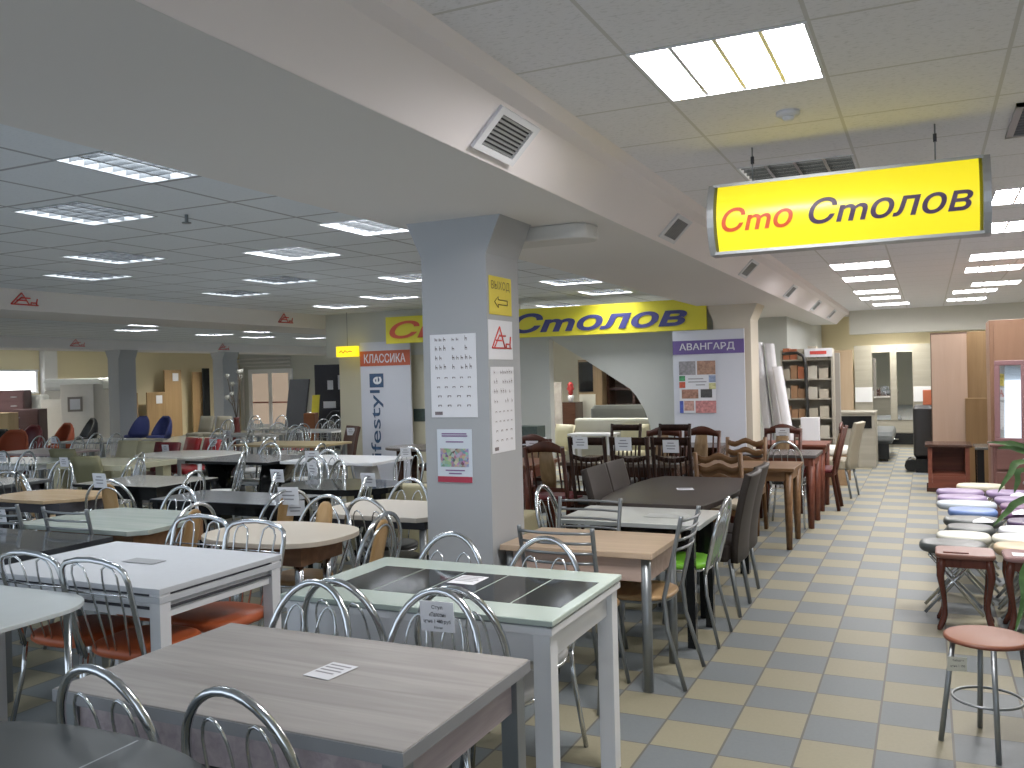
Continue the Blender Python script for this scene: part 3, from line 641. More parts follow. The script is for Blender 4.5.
OFFS = {"chrome hoop-back chair wearing the readable price tag, behind grey table": [0.0, 0.05],
    "chrome hoop-back chair right of the column foot, far side of glass table": [-0.03, 0.11],
    "chrome hoop-back chair in front of the column, far side of glass table": [-0.05, 0.05],
    "orange-seated wire-back chair at white extension table, near side right": [-0.1, 0.05],
    "orange-seated wire-back chair at white extension table, near side left": [-0.1, 0.05],
    "tan-seated ladder-back chair at aisle end of light oak table": [-0.1, 0.15],
    "grey ladder-back metal chair between oak table and white glass table": [-0.05, 0.05],
    "chrome hoop-back chair with lime green seat beside the aisle": [-0.05, 0.1],
    "chrome chair with tan splat on far side of cream oval table": [0.0, 0.15],
    "wide chrome hoop chair in front of beige table beside column": [-0.05, 0.05],
    "chrome hoop-back chair at left end of white glass table": [0.0, 0.05],
    "ladder-back chrome chair on near side of pale green marble-look table": [-0.45, 0.1],
    "dark brown upholstered chair on aisle side of barrel table, nearer one": [0.0, 0.1],
    "ladder-back chrome chair with white tag behind black glossy table": [-0.65, 0.15],
    "chrome hoop chair on far side of beige table by the column": [0.15, 0.1],
    "dark brown upholstered chair on left side of barrel table, nearer one": [-0.05, 0.0],
    "dark brown upholstered chair on aisle side of barrel table, farther one": [-0.05, 0.15],
    "small chrome hoop chair behind pale green marble-look table": [-0.1, 0.1],
    "chrome hoop chair with two stacked tags right of dark glossy table": [0.2, -0.2],
    "dark brown upholstered chair on left side of barrel table, farther one": [-0.1, 0.05],
    "white cushioned stool in right column, farther": [0.05, 0.0],
    "chrome hoop chair with tag left of the black oval table": [-0.35, 0.1],
    "chrome hoop chair with small tag behind dark glossy table": [0.85, 0.3],
    "chrome hoop chair at right side of the black oval table": [-0.55, 0.4],
    "deep purple stool in right column": [0.05, 0.0],
    "round chrome chair with tilted tag on far side of black oval table": [-0.55, 0.55],
    "blue cushioned stool in left column": [-0.05, 0.0],
    "round chrome chair with big tag on far side of black oval table": [-0.55, 0.7],
    "chrome hoop chair with pale splat left of octagonal table at picture edge": [-0.4, 0.3],
    "chrome hoop chair at right end of grey marble-look table": [0.3, -0.3],
    "pale blue-white cushioned stool behind the blue one": [-0.1, 0.0],
    "red-brown wooden chair partly hidden by the column edge": [0.25, -0.2],
    "lilac stool in left column, nearer of two": [-0.05, 0.0],
    "red-brown wooden chair with woven splat and tag right of the column": [-0.15, -0.05],
    "chrome hoop chair with hanging tag behind white curved-base table": [0.25, 0.1],
    "chrome hoop chair left of white table with curved base": [0.05, -0.1],
    "large plain chrome hoop chair standing on far side of octagonal table": [-0.15, 0.1],
    "dark wooden chair with arched pierced top behind long dark table": [-0.05, 0.25],
    "chrome hoop chair on far side of grey marble-look table": [-0.25, 0.2],
    "dark arched-top chair with woven splat before purple headed panel": [0.0, -0.05],
    "chrome hoop chair left of dark grey curved-support table": [0.25, -0.3],
    "chrome hoop chair right behind dark grey curved-support table": [0.1, 0.35],
    "distant chrome chair glinting behind dark curved-support table": [-0.2, 0.4],
    "khaki leather low-back chair at far left, right one": [0.35, -0.3],
    "distant chrome chair left of dark curved-support table": [-0.25, 0.3],
    "right of two chrome chairs on the charcoal table at far left": [0.1, -0.1],
    "left of two chrome chairs on the charcoal table at far left": [-0.05, -0.1],
    "distant chrome chair right of white oval table": [-0.25, 0.25],
    "khaki leather low-back chair at far left, left one": [-0.35, 0.3],
    "dark red low-back chair right of the ivory chairs": [-0.15, 0.15],
    "ivory leather chair at pale yellow table, right one": [-0.2, 0.15],
    "ivory leather chair at pale yellow table, left one": [-0.3, 0.25],
    "bright red low-back chair at white oval table, left one": [-0.1, 0.1],
    "white upholstered chair before the ivory sofa, right one": [0.05, -0.2],
    "white upholstered chair before the ivory sofa, left one": [-0.25, -0.1],
    "distant chrome chair right of the red chairs, first of row": [-0.05, 0.05],
    "distant chrome chair below white double door, third of four": [0.45, 0.4],
    "distant chrome chair behind left khaki chair": [-0.1, 0.05],
    "distant chrome chair behind right khaki chair": [0.2, -0.1],
    "distant chrome chair below dark red bucket chair": [-0.2, 0.15],
    "distant chrome chair below white double door, left of four": [-0.2, -0.25],
    "distant chrome chair below white double door, right of four": [0.25, 0.2],
    "distant chrome chair right in front of farther left column": [0.35, -0.3],
    "distant chrome chair under yellow strip with orange box": [-0.25, 0.1],
    "distant chrome chair left in front of farther left column": [0.2, -0.3],
    "distant chrome chair with red cushion by small white table": [-0.45, 0.7],
    "distant chrome chair in front of dark leaning panel, left": [-0.55, 0.4],
    "distant chrome chair at right of small white table": [-0.3, 0.45],
    "dark bucket chair cut by the left picture edge": [-0.2, 0.15],
    "black rounded chair below dark shelf panels, right one": [0.15, -0.2],
    "black rounded chair below dark shelf panels, left one": [-0.3, 0.35],
    "amber wooden wavy-slat chair on far side of mid brown table": [0.05, 0.05],
    "chrome hoop chair behind the mid brown wooden table": [0.0, 0.05],
    "distant chrome chair beside the orange headed panel edge": [0.1, 0.05]}
def chair(kind, seat, x, y, rot, label, group=None):
    x += OFFS.get(label, (0, 0))[0]; y += OFFS.get(label, (0, 0))[1]
    t = thing(NAMES[kind], label, 'chair', x, y, 0, rot, group)
    CHAIRS[label] = (t, kind)
    for nm, me, sub in chair_parts(kind, seat):
        o = obj(nm, me, None, t)
        for sn, sm in sub: obj(sn, sm, None, o)
    return t
BACKY = dict(hoop=-.295, splat=-.295, tall=-.29, comb=-.295, ladder=-.285, parsons=-.30, wavy=-.30, slat=-.33, carved=-.31, low=-.29, bucket=-.26)
TOPZ = dict(hoop=.89, splat=.9, tall=.935, comb=.89, ladder=.86, parsons=.94, wavy=.92, slat=1.06, carved=1., low=.86, bucket=.9)
def chair_at(kind, seat, px, py, rot, label, group=None):   # surveyed by the top of its backrest
    x, y = P(px, py, TOPZ[kind]); a = math.radians(rot); b = BACKY[kind]
    return chair(kind, seat, x+math.sin(a)*b, y-math.cos(a)*b, rot, label, group)

# ------------------------------------------------------------------ price tags and cards
def back_tag(px, py, z, rot, label, w_=.1, h_=.1, lines=None, tilt=8, group='white price tags on the chairs', on=None, drop=.06, side=0.):
    if on:                                   # hang it on the camera side of that chair's backrest
        c, kd = CHAIRS[on]; a = c.rotation_euler.z; b = BACKY[kd]+.25*drop; z = TOPZ[kd]-drop
        x = c.location.x-math.sin(a)*b+math.cos(a)*side; y = c.location.y+math.cos(a)*b+math.sin(a)*side
        d = math.hypot(x, y); x -= x/d*.032; y -= y/d*.032
    else: x, y = P(px, py, z)
    t = thing('price_tag', label, 'price tag', x, y, z, rot, group)
    M = Matrix.Rotation(math.radians(tilt), 4, 'X')
    O = M @ Vector((-w_/2, 0, -h_/2)); U = M @ Vector((1, 0, 0)); V = M @ Vector((0, 0, 1))
    obj('card', slab(O, U, V, w_, h_, .002), PAPER, t)
    if lines:
        for tx, a0, wd, b0, hh in lines: lettering(t, tx, O+U*(a0*w_)+V*(b0*h_), U, V, wd*w_, hh*h_, INK, 0, .01, 'lettering', .004)
    else:
        m = MB()
        for a0, a1, b0 in ((.3, .7, .72), (.2, .8, .5), (.25, .75, .28)): m.add(quad(O, U, V, a0*w_, a1*w_, b0*h_, (b0+.08)*h_, .004), [(0, 1, 2, 3)])
        obj('printed_text', m, INKGREY, t)
    return t
def card(px, py, label, w_=.15, d_=.1, rot=0, z=.752, mat=None, lines=True):
    x, y = P(px, py, z); t = thing('information_card', label, 'card', x, y, z, rot)
    obj('sheet', MB().box(-w_/2, w_/2, -d_/2, d_/2, 0, .0012), mat or PAPER, t)
    if lines:
        m = MB()
        for k in range(4): yy = d_*(.3-.17*k); m.add([(-w_*.4, yy, .002), (w_*(.4-.1*(k % 2)), yy, .002), (w_*(.4-.1*(k % 2)), yy+d_*.07, .002), (-w_*.4, yy+d_*.07, .002)], [(0, 1, 2, 3)])
        obj('printed_text', m, INKGREY, t)
    return t

# ------------------------------------------------------------------ tables
def leg_box(x, y, s_, z1, z0=.003): return MB().box(x-s_/2, x+s_/2, y-s_/2, y+s_/2, z0, z1)
def table(label, x0, x1, y0, y1, top, h=.75, th=.03, edge=None, apron=None, ah=.1, ai=.03, leg=None, ls=.05, li=.03, lk='sq', group=None, poly=None, bev=.003, nlegs=4, cat='table', name='dining_table'):
    cx, cyy = (x0+x1)/2, (y0+y1)/2
    t = thing(name, label, cat, cx, cyy, 0, 0, group)
    a, b = (x1-x0)/2, (y1-y0)/2
    pl = poly or [(-a, -b), (a, -b), (a, b), (-a, b)]
    obj('tabletop', MB().prism(pl, h-th, h), top, t, bev)
    if edge:
        obj('edge_band', MB().prism([(x*(1+.003/a), y*(1+.003/b)) for x, y in pl], h-th-.002, h-.004), edge, t)
    if apron:
        z0, z1 = h-th-ah, h-th-.001; i = ai
        for bx in ((-a+i, a-i, -b+i, -b+i+.018), (-a+i, a-i, b-i-.018, b-i), (-a+i, -a+i+.018, -b+i+.018, b-i-.018), (a-i-.018, a-i, -b+i+.018, b-i-.018)):
            obj('apron', MB().box(bx[0], bx[1], bx[2], bx[3], z0, z1), apron, t)
    if leg:
        for sx_ in (-1, 1):
            for sy_ in (-1, 1):
                x, y = sx_*(a-li-ls/2), sy_*(b-li-ls/2)
                mb = leg_box(x, y, ls, h-th-.001) if lk == 'sq' else (MB().tube([(x, y, .003), (x, y, h-th-.001)], ls/2, 14) if lk == 'round' else MB().tube([(x+sx_*.0, y, .003), (x, y, h-th-.001)], ls*.42, 4, False, ls*.72))
                obj('leg', mb, leg, t, .002 if lk == 'sq' else 0)
    return t
ASHW = wood('grey_ash_laminate', (.255, .24, .228), (.375, .355, .34), 'X', 5, .38)
PINKW = wood('pink_grey_laminate', (.30, .25, .27), (.46, .39, .41), 'Y', 7, .5)
GREYE = plain('grey_edge_band', (.24, .245, .26), .5)
WTEX = plain('white_textured_top', (.53, .55, .59), .45, 0, .05, 30)
GLASSW = plain('pale_green_glass', (.43, .51, .465), .12, 0, .02, 3, coat=.15)
OAK = wood('light_oak_laminate', (.40, .29, .20), (.52, .39, .28), 'X', 5, .4)
OAKP = wood('pinkish_oak_apron', (.33, .24, .20), (.44, .33, .28), 'X', 5, .5)

# 1 grey wood-look table nearest the camera
table('grey wood-look rectangular table nearest the camera with pinkish sides', -2.30, -1.12, 1.74, 2.46, ASHW, .75, .036, GREYE, PINKW, .11, .03, GREYM, .055, .012)
card(331, 671, 'white printed card lying on the near grey wood-look table', .1, .13, -6)
# 2 white table with glass and black inlay
t2 = table('white table with pale glass top and black centre strip beside the aisle', -2.30, -1.16, 2.74, 3.475, WHITE, .762, .026, None, WHITE, .1, .035, WHITE, .065, .012)
obj('glass_top', MB().prism([(-.575, -.3725), (.575, -.3725), (.575, .3725), (-.575, .3725)], .769, .79), GLASSW, t2, .004)
obj('spacer', MB().box(-.55, .55, -.36, .36, .762, .769), GREYM, t2)
for k in range(5):
    xa = -.46+.2*k; obj('black_inlay', MB().box(xa+.004, xa+.196, -.2, .2, .79, .7912), BLACK, t2)
card(468, 580, 'white printed card on black strip of the glass-topped white table', .12, .14, 0, .7915)
# 3 white extension table with orange chairs
t3 = table('white two-layer extension table with orange seated chairs around it', -4.08, -2.93, 2.72, 3.50, WTEX, .76, .026, None, WHITE, .11, .03, WHITE, .06, .008)
obj('extension_leaf', MB().box(-.572, .572, -.387, .387, .695, .722), WTEX, t3, .002)
obj('dark_gap', MB().box(-.56, .56, -.375, .375, .722, .734), INK, t3)
obj('dark_gap', MB().box(-.562, .562, -.377, .377, .664, .672), INK, t3)
card(144, 561, 'grey card lying flat in the middle of white extension table', .2, .09, 0, .763, plain('grey_card', (.30, .31, .33), .6), False)
# 4 oak table
table('light oak topped table with round grey legs by the aisle', -2.11, -1.265, 4.29, 4.87, OAK, .71, .03, None, OAKP, .12, .03, GREYM, .052, .02, 'round')
# 5 white glass table behind the oak one
t5 = table('white glass table right behind the oak table beside green chair', -2.09, -1.21, 5.06, 5.66, plain('white_glass', (.78, .80, .76), .06, 0, .02, 3, coat=.3), .73, .025, plain('grey_glass_edge', (.35, .38, .38), .3), None, leg=BLACK, ls=.05, li=.04)
card(667, 516, 'pale grey card on white glass table behind the oak table', .26, .14, 0, .732, plain('pale_grey_card', (.45, .47, .46), .5), False)
# 6 dark boat shaped table
pl = [(-.42, -.8), (.43, -.8), (.5, -.45), (.515, 0), (.47, .45), (.33, .8), (-.33, .8), (-.47, .45), (-.52, 0), (-.5, -.45)]
pl = [(x*.86, y) for x, y in [(-.40, -.79), (-.2, -.8), (.2, -.8), (.41, -.79), (.46, -.6), (.495, -.3), (.505, 0), (.495, .3), (.46, .6), (.38, .79), (-.38, .79), (-.46, .6), (-.495, .3), (-.505, 0), (-.495, -.3), (-.46, -.6)]]
table('dark brown barrel-shaped table with four dark upholstered chairs', -2.12, -1.25, 5.70, 7.26, plain('dark_brown_matt', (.050, .040, .036), .4, 0, .06, spec=.25), .75, .035, None, BLACK, .06, .16, BLACK, .07, .06, poly=pl)
card(685, 489, 'white card on the dark barrel-shaped table', .12, .12, 20)
# 7, 8 wooden tables along the aisle
BRW = wood('mid_brown_wood', (.13, .065, .028), (.20, .105, .048), 'X', 5, .4)
table('mid brown wooden table with square tapered legs by the aisle', -2.0, -1.09, 8.16, 8.84, BRW, .735, .028, None, BRW, .09, .04, BRW, .06, .03, 'taper')
REDW = wood('reddish_table_wood', (.11, .03, .018), (.17, .05, .03), 'X', 5, .4)
table('dark topped table with thick red-brown legs behind the brown wooden table', -1.95, -1.03, 9.32, 9.98, plain('dark_grey_tabletop', (.10, .09, .09), .25), .75, .03, None, REDW, .08, .03, REDW, .07, .03, 'taper')
table('small red-brown table by the white foam boards', -1.85, -1.05, 10.5, 11.15, REDW, .76, .03, None, REDW, .08, .03, REDW, .06, .03, 'taper')
# dark wooden group in the middle
table('reddish wooden table right of the column among dark chairs', -4.4, -3.45, 7.75, 8.5, wood('cherry_wood', (.12, .045, .022), (.19, .075, .04), 'X', 5, .3), .76, .035, None, REDW, .1, .05, REDW, .075, .04, 'taper')
DKW = wood('dark_table_wood', (.03, .014, .01), (.06, .028, .018), 'X', 5, .22)
table('long dark wooden table with light reflection behind slat-back chairs', -3.3, -2.12, 8.1, 8.9, plain('dark_polished_top', (.10, .075, .06), .18), .76, .035, None, DKW, .1, .05, DKW, .075, .04, 'taper')
table('dark wooden table in front of the purple headed panel', -2.95, -2.15, 10.0, 10.7, DKW, .76, .035, None, DKW, .1, .05, DKW, .07, .04, 'taper')
table('round-ended dark table left of the column beyond white table', -6.3, -5.0, 9.3, 10.1, plain('dark_taupe_top', (.13, .11, .10), .25), .76, .03, None, None, leg=DKW, ls=.08, li=.2, lk='taper', poly=ell(.65, .4, 28, 0, 0, 2.6))
# foreground left
dk = table('dark grey oval table at the bottom left corner with thin seam', -2.46, -1.26, .76, 1.575, plain('dark_slate_laminate', (.045, .052, .055), .35, 0, .06), .75, .028, None, None, leg=CHROME, ls=.05, li=.25, lk='round', poly=ell(.6, .407, 44, 0, 0, 2.2))
obj('seam', MB().box(.098, .103, -.39, .387, .75, .7508), ALU, dk)
rw = table('white glossy table with rounded corners at left edge, chrome legs', -4.25, -3.05, 1.78, 2.58, plain('wrapped_white_top', (.60, .65, .66), .28, 0, .04, 12, coat=.1), .75, .018, None, None, leg=CHROME, ls=.03, li=.1, lk='round', poly=rrect(-.6, .6, -.4, .4, .24, 8))
# left hall, middle distance
table('black glossy table at left edge behind orange-seat chairs', -5.3, -4.28, 2.95, 3.65, plain('black_table_top', (.03, .033, .038), .12, coat=.5), .75, .03, None, plain('blue_grey_apron', (.13, .15, .18), .4), .1, .03, GREYM, .05, .03)
MARB = wood('pale_green_marble', (.30, .36, .33), (.43, .47, .43), 'X', 3, .2)
d_ = [(-.62, -.12), (-.45, -.36), (.36, -.42), (.53, -.18), (.5, .36), (-.5, .36)]
d_ = [(-.56, .02), (-.5, -.1), (.34, -.40), (.50, -.33), (.52, .16), (.42, .36), (-.36, .36), (-.56, .22)]
table('pale green marble-look table with wooden apron behind white extension table', -5.35, -4.25, 3.75, 4.56, MARB, .75, .03, None, wood('apron_orange_wood', (.17, .085, .04), (.25, .13, .065), 'X', 5), .13, .12, GREYM, .05, .26, 'round', poly=[(-.55, -.30), (-.45, -.36), (.46, -.36), (.55, -.28), (.52, .14), (.22, .40), (-.42, .40), (-.55, .25)])
table('cream oval table with wooden apron left of the column', -3.86, -2.96, 3.72, 4.42, plain('cream_laminate', (.52, .46, .38), .35, 0, .04, 6), .75, .028, None, wood('apron_brown_wood', (.13, .065, .035), (.2, .105, .055), 'X', 5), .12, .16, CHROME, .05, .2, 'round', poly=ell(.45, .35, 40, 0, 0, 2.6))
table('pale beige rectangular table directly left of the column', -3.75, -2.80, 4.72, 5.42, plain('beige_laminate', (.50, .455, .40), .35, 0, .04, 6), .75, .03, None, INK, .06, .09, ALU, .045, .1, 'round', poly=[(-.475, -.2), (-.34, -.35), (.38, -.35), (.475, -.24), (.475, .35), (-.3, .35), (-.475, .2)])
OCT = wood('warm_wood_top', (.42, .29, .16), (.52, .37, .22), 'X', 4, .25)
table('wooden topped octagonal table with dark base at left', -6.95, -6.0, 4.62, 5.25, OCT, .75, .026, None, INK, .08, .06, INK, .06, .1, poly=[(-.47, -.1), (-.32, -.31), (.3, -.31), (.47, -.1), (.47, .12), (.3, .31), (-.32, .31), (-.47, .12)])
table('marble-look table with black base, middle left near tall tag', -7.0, -5.98, 5.55, 6.28, wood('grey_marble', (.17, .18, .18), (.42, .40, .36), 'Y', 5, .12), .75, .026, BLACK, BLACK, .1, .05, BLACK, .06, .1)
table('dark glossy table with bright reflections in the middle of the hall', -5.4, -4.2, 4.95, 5.5, plain('dark_mirror_top', (.12, .13, .15), .1, 0, .05, coat=.4), .75, .026, BLACK, BLACK, .08, .08, BLACK, .06, .1)
table('black oval table with two round chrome chairs tucked in', -5.0, -3.95, 5.75, 6.5, BLACK, .75, .05, None, None, leg=BLACK, ls=.08, li=.2, poly=ell(.53, .38, 32, 0, 0, 2.3))
wt = table('white table with curved white base left of the column', -6.4, -5.2, 7.65, 8.45, WHITE, .76, .03, None, None)
rows = [[(-.42, -.25, .003), (-.42, .25, .003)], [(-.36, -.22, .3), (-.36, .22, .3)], [(-.24, -.2, .72), (-.24, .2, .72)]]
for q in (-1, 1): obj('base_panel', MB().sheet([[(q*x, y, z) for x, y, z in r] for r in rows], .03), WHITE, wt)
dt = table('dark grey table on two curved black supports in the hall', -7.62, -6.45, 7.5, 8.35, plain('dark_taupe_gloss', (.12, .12, .125), .16), .76, .03, BLACK, None)
for q in (-1, 1): obj('base_panel', MB().sheet([[(q*x, y, z) for x, y, z in r] for r in [[(-.45, -.3, .03), (-.45, .3, .03)], [(-.32, -.24, .35), (-.32, .24, .35)], [(-.42, -.26, .72), (-.42, .26, .72)]]], .05), BLACK, dt)
table('white oval table with red low-back chairs in the left hall', -9.15, -7.75, 7.85, 8.9, plain('white_gloss_top', (.62, .61, .57), .2), .75, .025, None, WHITE, .06, .15, WHITE, .05, .16, 'round', poly=ell(.7, .52, 36, 0, 0, 2.3))
table('pale yellow table between ivory and khaki leather chairs', -9.2, -8.0, 6.95, 7.75, plain('pale_yellow_top', (.46, .44, .31), .25), .75, .06, None, None, leg=SEAT['ivory'], ls=.12, li=.05)
table('greenish white table far left beyond khaki chairs', -10.6, -9.4, 6.9, 7.6, plain('pale_mint_top', (.48, .52, .48), .2), .75, .025, None, WHITE, .06, .05, WHITE, .05, .05)
table('dark grey table at far left edge under two chrome chairs', -8.9, -7.6, 5.1, 5.8, plain('charcoal_top', (.09, .095, .10), .2), .75, .03, None, INK, .06, .05, GREYM, .05, .05)
table('pale narrow table by left edge beside octagonal table', -7.2, -6.2, 3.55, 4.15, plain('pale_grey_top', (.36, .37, .34), .25), .75, .03, None, INK, .06, .05, GREYM, .05, .05)

# ------------------------------------------------------------------ chairs, foreground
GH = 'chrome hoop-back chairs'
chair_at('hoop', 'black', 90, 669, 0, 'left chrome hoop-back chair between dark oval table and grey table')
chair_at('hoop', 'black', 224, 692, 0, 'right chrome hoop-back chair between dark oval table and grey table')
chair_at('hoop', 'white', 316, 582, 180, 'chrome hoop-back chair on far side of grey table, left one')
chair_at('hoop', 'white', 432, 594, 180, 'chrome hoop-back chair wearing the readable price tag, behind grey table')
chair_at('hoop', 'white', 333, 581, 0, 'white-seated hoop chair on near side of glass-topped table, left one')
chair_at('hoop', 'white', 452, 589, 0, 'white-seated hoop chair on near side of glass-topped table, right one')
chair_at('hoop', 'white', 457, 536, 180, 'chrome hoop-back chair in front of the column, far side of glass table')
chair_at('hoop', 'white', 543, 543, 180, 'chrome hoop-back chair right of the column foot, far side of glass table')
chair_at('comb', 'orange', 96, 564, 0, 'orange-seated wire-back chair at white extension table, near side right')
chair_at('comb', 'orange', 30, 556, 0, 'orange-seated wire-back chair at white extension table, near side left')
chair_at('comb', 'orange', 203, 516, 180, 'orange-seated wire-back chair at white extension table, far side left')
chair_at('comb', 'orange', 257, 521, 180, 'orange-seated wire-back chair at white extension table, far side right')
chair_at('ladder', 'tan', 555, 532, 0, 'grey ladder-back metal chair on the near side of light oak table')
chair_at('ladder', 'tan', 595, 503, 180, 'grey ladder-back metal chair between oak table and white glass table')
chair(*('ladder', 'tan'), -1.33, 4.46, 90, 'tan-seated ladder-back chair at aisle end of light oak table')
chair(*('tall', 'green'), -1.33, 5.24, 90, 'chrome hoop-back chair with lime green seat beside the aisle')
chair(*('hoop', 'black'), -2.02, 5.30, -90, 'chrome hoop-back chair at left end of white glass table')
chair_at('parsons', 'brown', 747, 473, 90, 'dark brown upholstered chair on aisle side of barrel table, nearer one')
chair_at('parsons', 'brown', 762, 467, 90, 'dark brown upholstered chair on aisle side of barrel table, farther one')
chair_at('parsons', 'brown', 603, 467, -90, 'dark brown upholstered chair on left side of barrel table, nearer one')
chair_at('parsons', 'brown', 626, 462, -90, 'dark brown upholstered chair on left side of barrel table, farther one')
chair(*('wavy', 'cream'), -1.62, 7.80, 0, 'amber wooden chair with three wavy slats behind barrel table')
chair(*('wavy', 'cream'), -1.76, 8.95, 180, 'amber wooden wavy-slat chair on far side of mid brown table')
chair('carved', 'cream', -1.5, 10.1, 180, 'dark wooden chair with white tag near the white foam tubes')
chair('hoop', 'black', -1.33, 9.50, 0, 'chrome hoop chair behind the mid brown wooden table')
chair(*('carved', 'darkred'), -1.19, 10.82, 90, 'red-brown wooden chair at aisle end of small red-brown table')
# dark wooden group
chair_at('slat', 'black', 586, 437, 0, 'dark slat-back wooden chair at long dark table, left of front pair')
chair_at('slat', 'black', 628, 437, 0, 'dark slat-back wooden chair at long dark table, right of front pair')
chair_at('slat', 'black', 670, 437, 0, 'dark wooden chair with large white tag left of purple headed panel')
chair_at('carved', 'black', 662, 428, 180, 'dark wooden chair with arched pierced top behind long dark table')
chair_at('carved', 'black', 703, 426, 180, 'dark arched-top chair with woven splat before purple headed panel')
chair_at('carved', 'darkred', 548, 434, 180, 'red-brown wooden chair with woven splat and tag right of the column')
chair_at('carved', 'darkred', 528, 440, 0, 'red-brown wooden chair partly hidden by the column edge')
chair('slat', 'black', -3.05, 9.15, 180, 'dark wooden chair between cherry table and long dark table')
chair('slat', 'black', -2.5, 9.15, 180, 'dark wooden chair on far side of the long dark table')
# left hall
chair(*('splat', 'tan'), -2.93, 4.0, 90, 'chrome chair with tan splat at right end of cream oval table')
chair_at('hoop', 'black', 366, 500, 0, 'wide chrome hoop chair in front of beige table beside column')
chair_at('splat', 'tan', 313, 499, 180, 'chrome chair with tan splat on far side of cream oval table')
chair_at('hoop', 'black', 386, 480, 180, 'chrome hoop chair on far side of beige table by the column')
chair('splat', 'cream', -4.27, 4.0, 90, 'chrome hoop chair with round tan splat and cream seat by marble-look table')
chair_at('hoop', 'white', 183, 489, 180, 'small chrome hoop chair behind pale green marble-look table')
chair_at('ladder', 'black', 103, 518, 0, 'ladder-back chrome chair on near side of pale green marble-look table')
chair_at('ladder', 'black', 45, 515, 0, 'ladder-back chrome chair with white tag behind black glossy table')
chair_at('splat', 'tan', 106, 480, 20, 'chrome hoop chair with tan splat right of octagonal table')
chair_at('hoop', 'white', 66, 461, 180, 'large plain chrome hoop chair standing on far side of octagonal table')
chair_at('splat', 'tan', 17, 477, -20, 'chrome hoop chair with pale splat left of octagonal table at picture edge')
chair_at('hoop', 'black', 6, 472, 40, 'chrome hoop chair cut by left picture edge beside octagonal table')
chair_at('hoop', 'white', 14, 451, 180, 'left of two chrome chairs on the charcoal table at far left')
chair_at('hoop', 'white', 31, 451, 180, 'right of two chrome chairs on the charcoal table at far left')
chair_at('hoop', 'white', 145, 455, 150, 'chrome hoop chair on far side of grey marble-look table')
chair_at('hoop', 'white', 137, 458, 100, 'chrome hoop chair beside grey marble-look table, leaning silhouette')
chair_at('hoop', 'white', 196, 467, 100, 'chrome hoop chair at right end of grey marble-look table')
chair_at('hoop', 'black', 255, 477, 110, 'chrome hoop chair with small tag behind dark glossy table')
chair_at('splat', 'tan', 285, 485, 70, 'chrome hoop chair with two stacked tags right of dark glossy table')
chair_at('hoop', 'black', 305, 474, 120, 'chrome hoop chair with tag left of the black oval table')
chair_at('hoop', 'black', 313, 461, 200, 'round chrome chair with big tag on far side of black oval table')
chair_at('hoop', 'black', 326, 465, 160, 'round chrome chair with tilted tag on far side of black oval table')
chair_at('hoop', 'black', 366, 466, 150, 'chrome hoop chair at right side of the black oval table')
chair_at('hoop', 'white', 330, 449, 180, 'chrome hoop chair left of white table with curved base')
chair_at('hoop', 'white', 386, 448, 180, 'chrome hoop chair with hanging tag behind white curved-base table')
chair_at('parsons', 'wine', 352, 426, 150, 'tall brown upholstered chair with white tag near orange headed panel')
chair_at('hoop', 'white', 246, 449, 120, 'chrome hoop chair left of dark grey curved-support table')
chair_at('hoop', 'white', 296, 446, 100, 'chrome hoop chair right behind dark grey curved-support table')
for i, (k, s_, px, py, r_, lb) in enumerate((
    ('low', 'ivory', 130, 442, 180, 'ivory leather chair at pale yellow table, left one'), ('low', 'ivory', 151, 442, 180, 'ivory leather chair at pale yellow table, right one'),
    ('low', 'darkred', 166, 443, 180, 'dark red low-back chair right of the ivory chairs'), ('low', 'khaki', 62, 451, 0, 'khaki leather low-back chair at far left, left one'),
    ('low', 'khaki', 88, 453, 0, 'khaki leather low-back chair at far left, right one'), ('low', 'red', 192, 438, 160, 'bright red low-back chair at white oval table, left one'),
    ('low', 'red', 211, 438, 160, 'bright red low-back chair at white oval table, right one'),     ('low', 'beige', 207, 416, 180, 'beige low-back chair standing behind red chairs, left one'), ('low', 'beige', 224, 416, 180, 'beige low-back chair standing behind red chairs, right one'),
    ('bucket', 'blue', 145, 417, 100, 'blue bucket chair facing left before the pale yellow wall'), ('bucket', 'blue', 168, 417, 170, 'blue bucket chair seen from behind before pale yellow wall'),
    ('bucket', 'rust', 70, 424, 170, 'orange bucket chair before the wrapped furniture'), ('bucket', 'black', 95, 419, 160, 'black bucket chair beside the farther left column'),
    ('bucket', 'darkred', 37, 426, 180, 'dark red bucket chair at far left'), ('bucket', 'rust', 18, 431, 200, 'orange bucket chair at far left edge'), ('bucket', 'black', 5, 431, 180, 'dark bucket chair cut by the left picture edge'),
    ('bucket', 'black', 322, 411, 180, 'black rounded chair below dark shelf panels, left one'), ('bucket', 'black', 338, 411, 180, 'black rounded chair below dark shelf panels, right one'))):
    chair_at(k, s_, px, py, r_, lb)
GF = 'distant chrome chairs in the far part of the hall'
def far_cl(px, py, rot, seat, lb): chair_at('hoop', seat, px, py, rot, lb, GF)
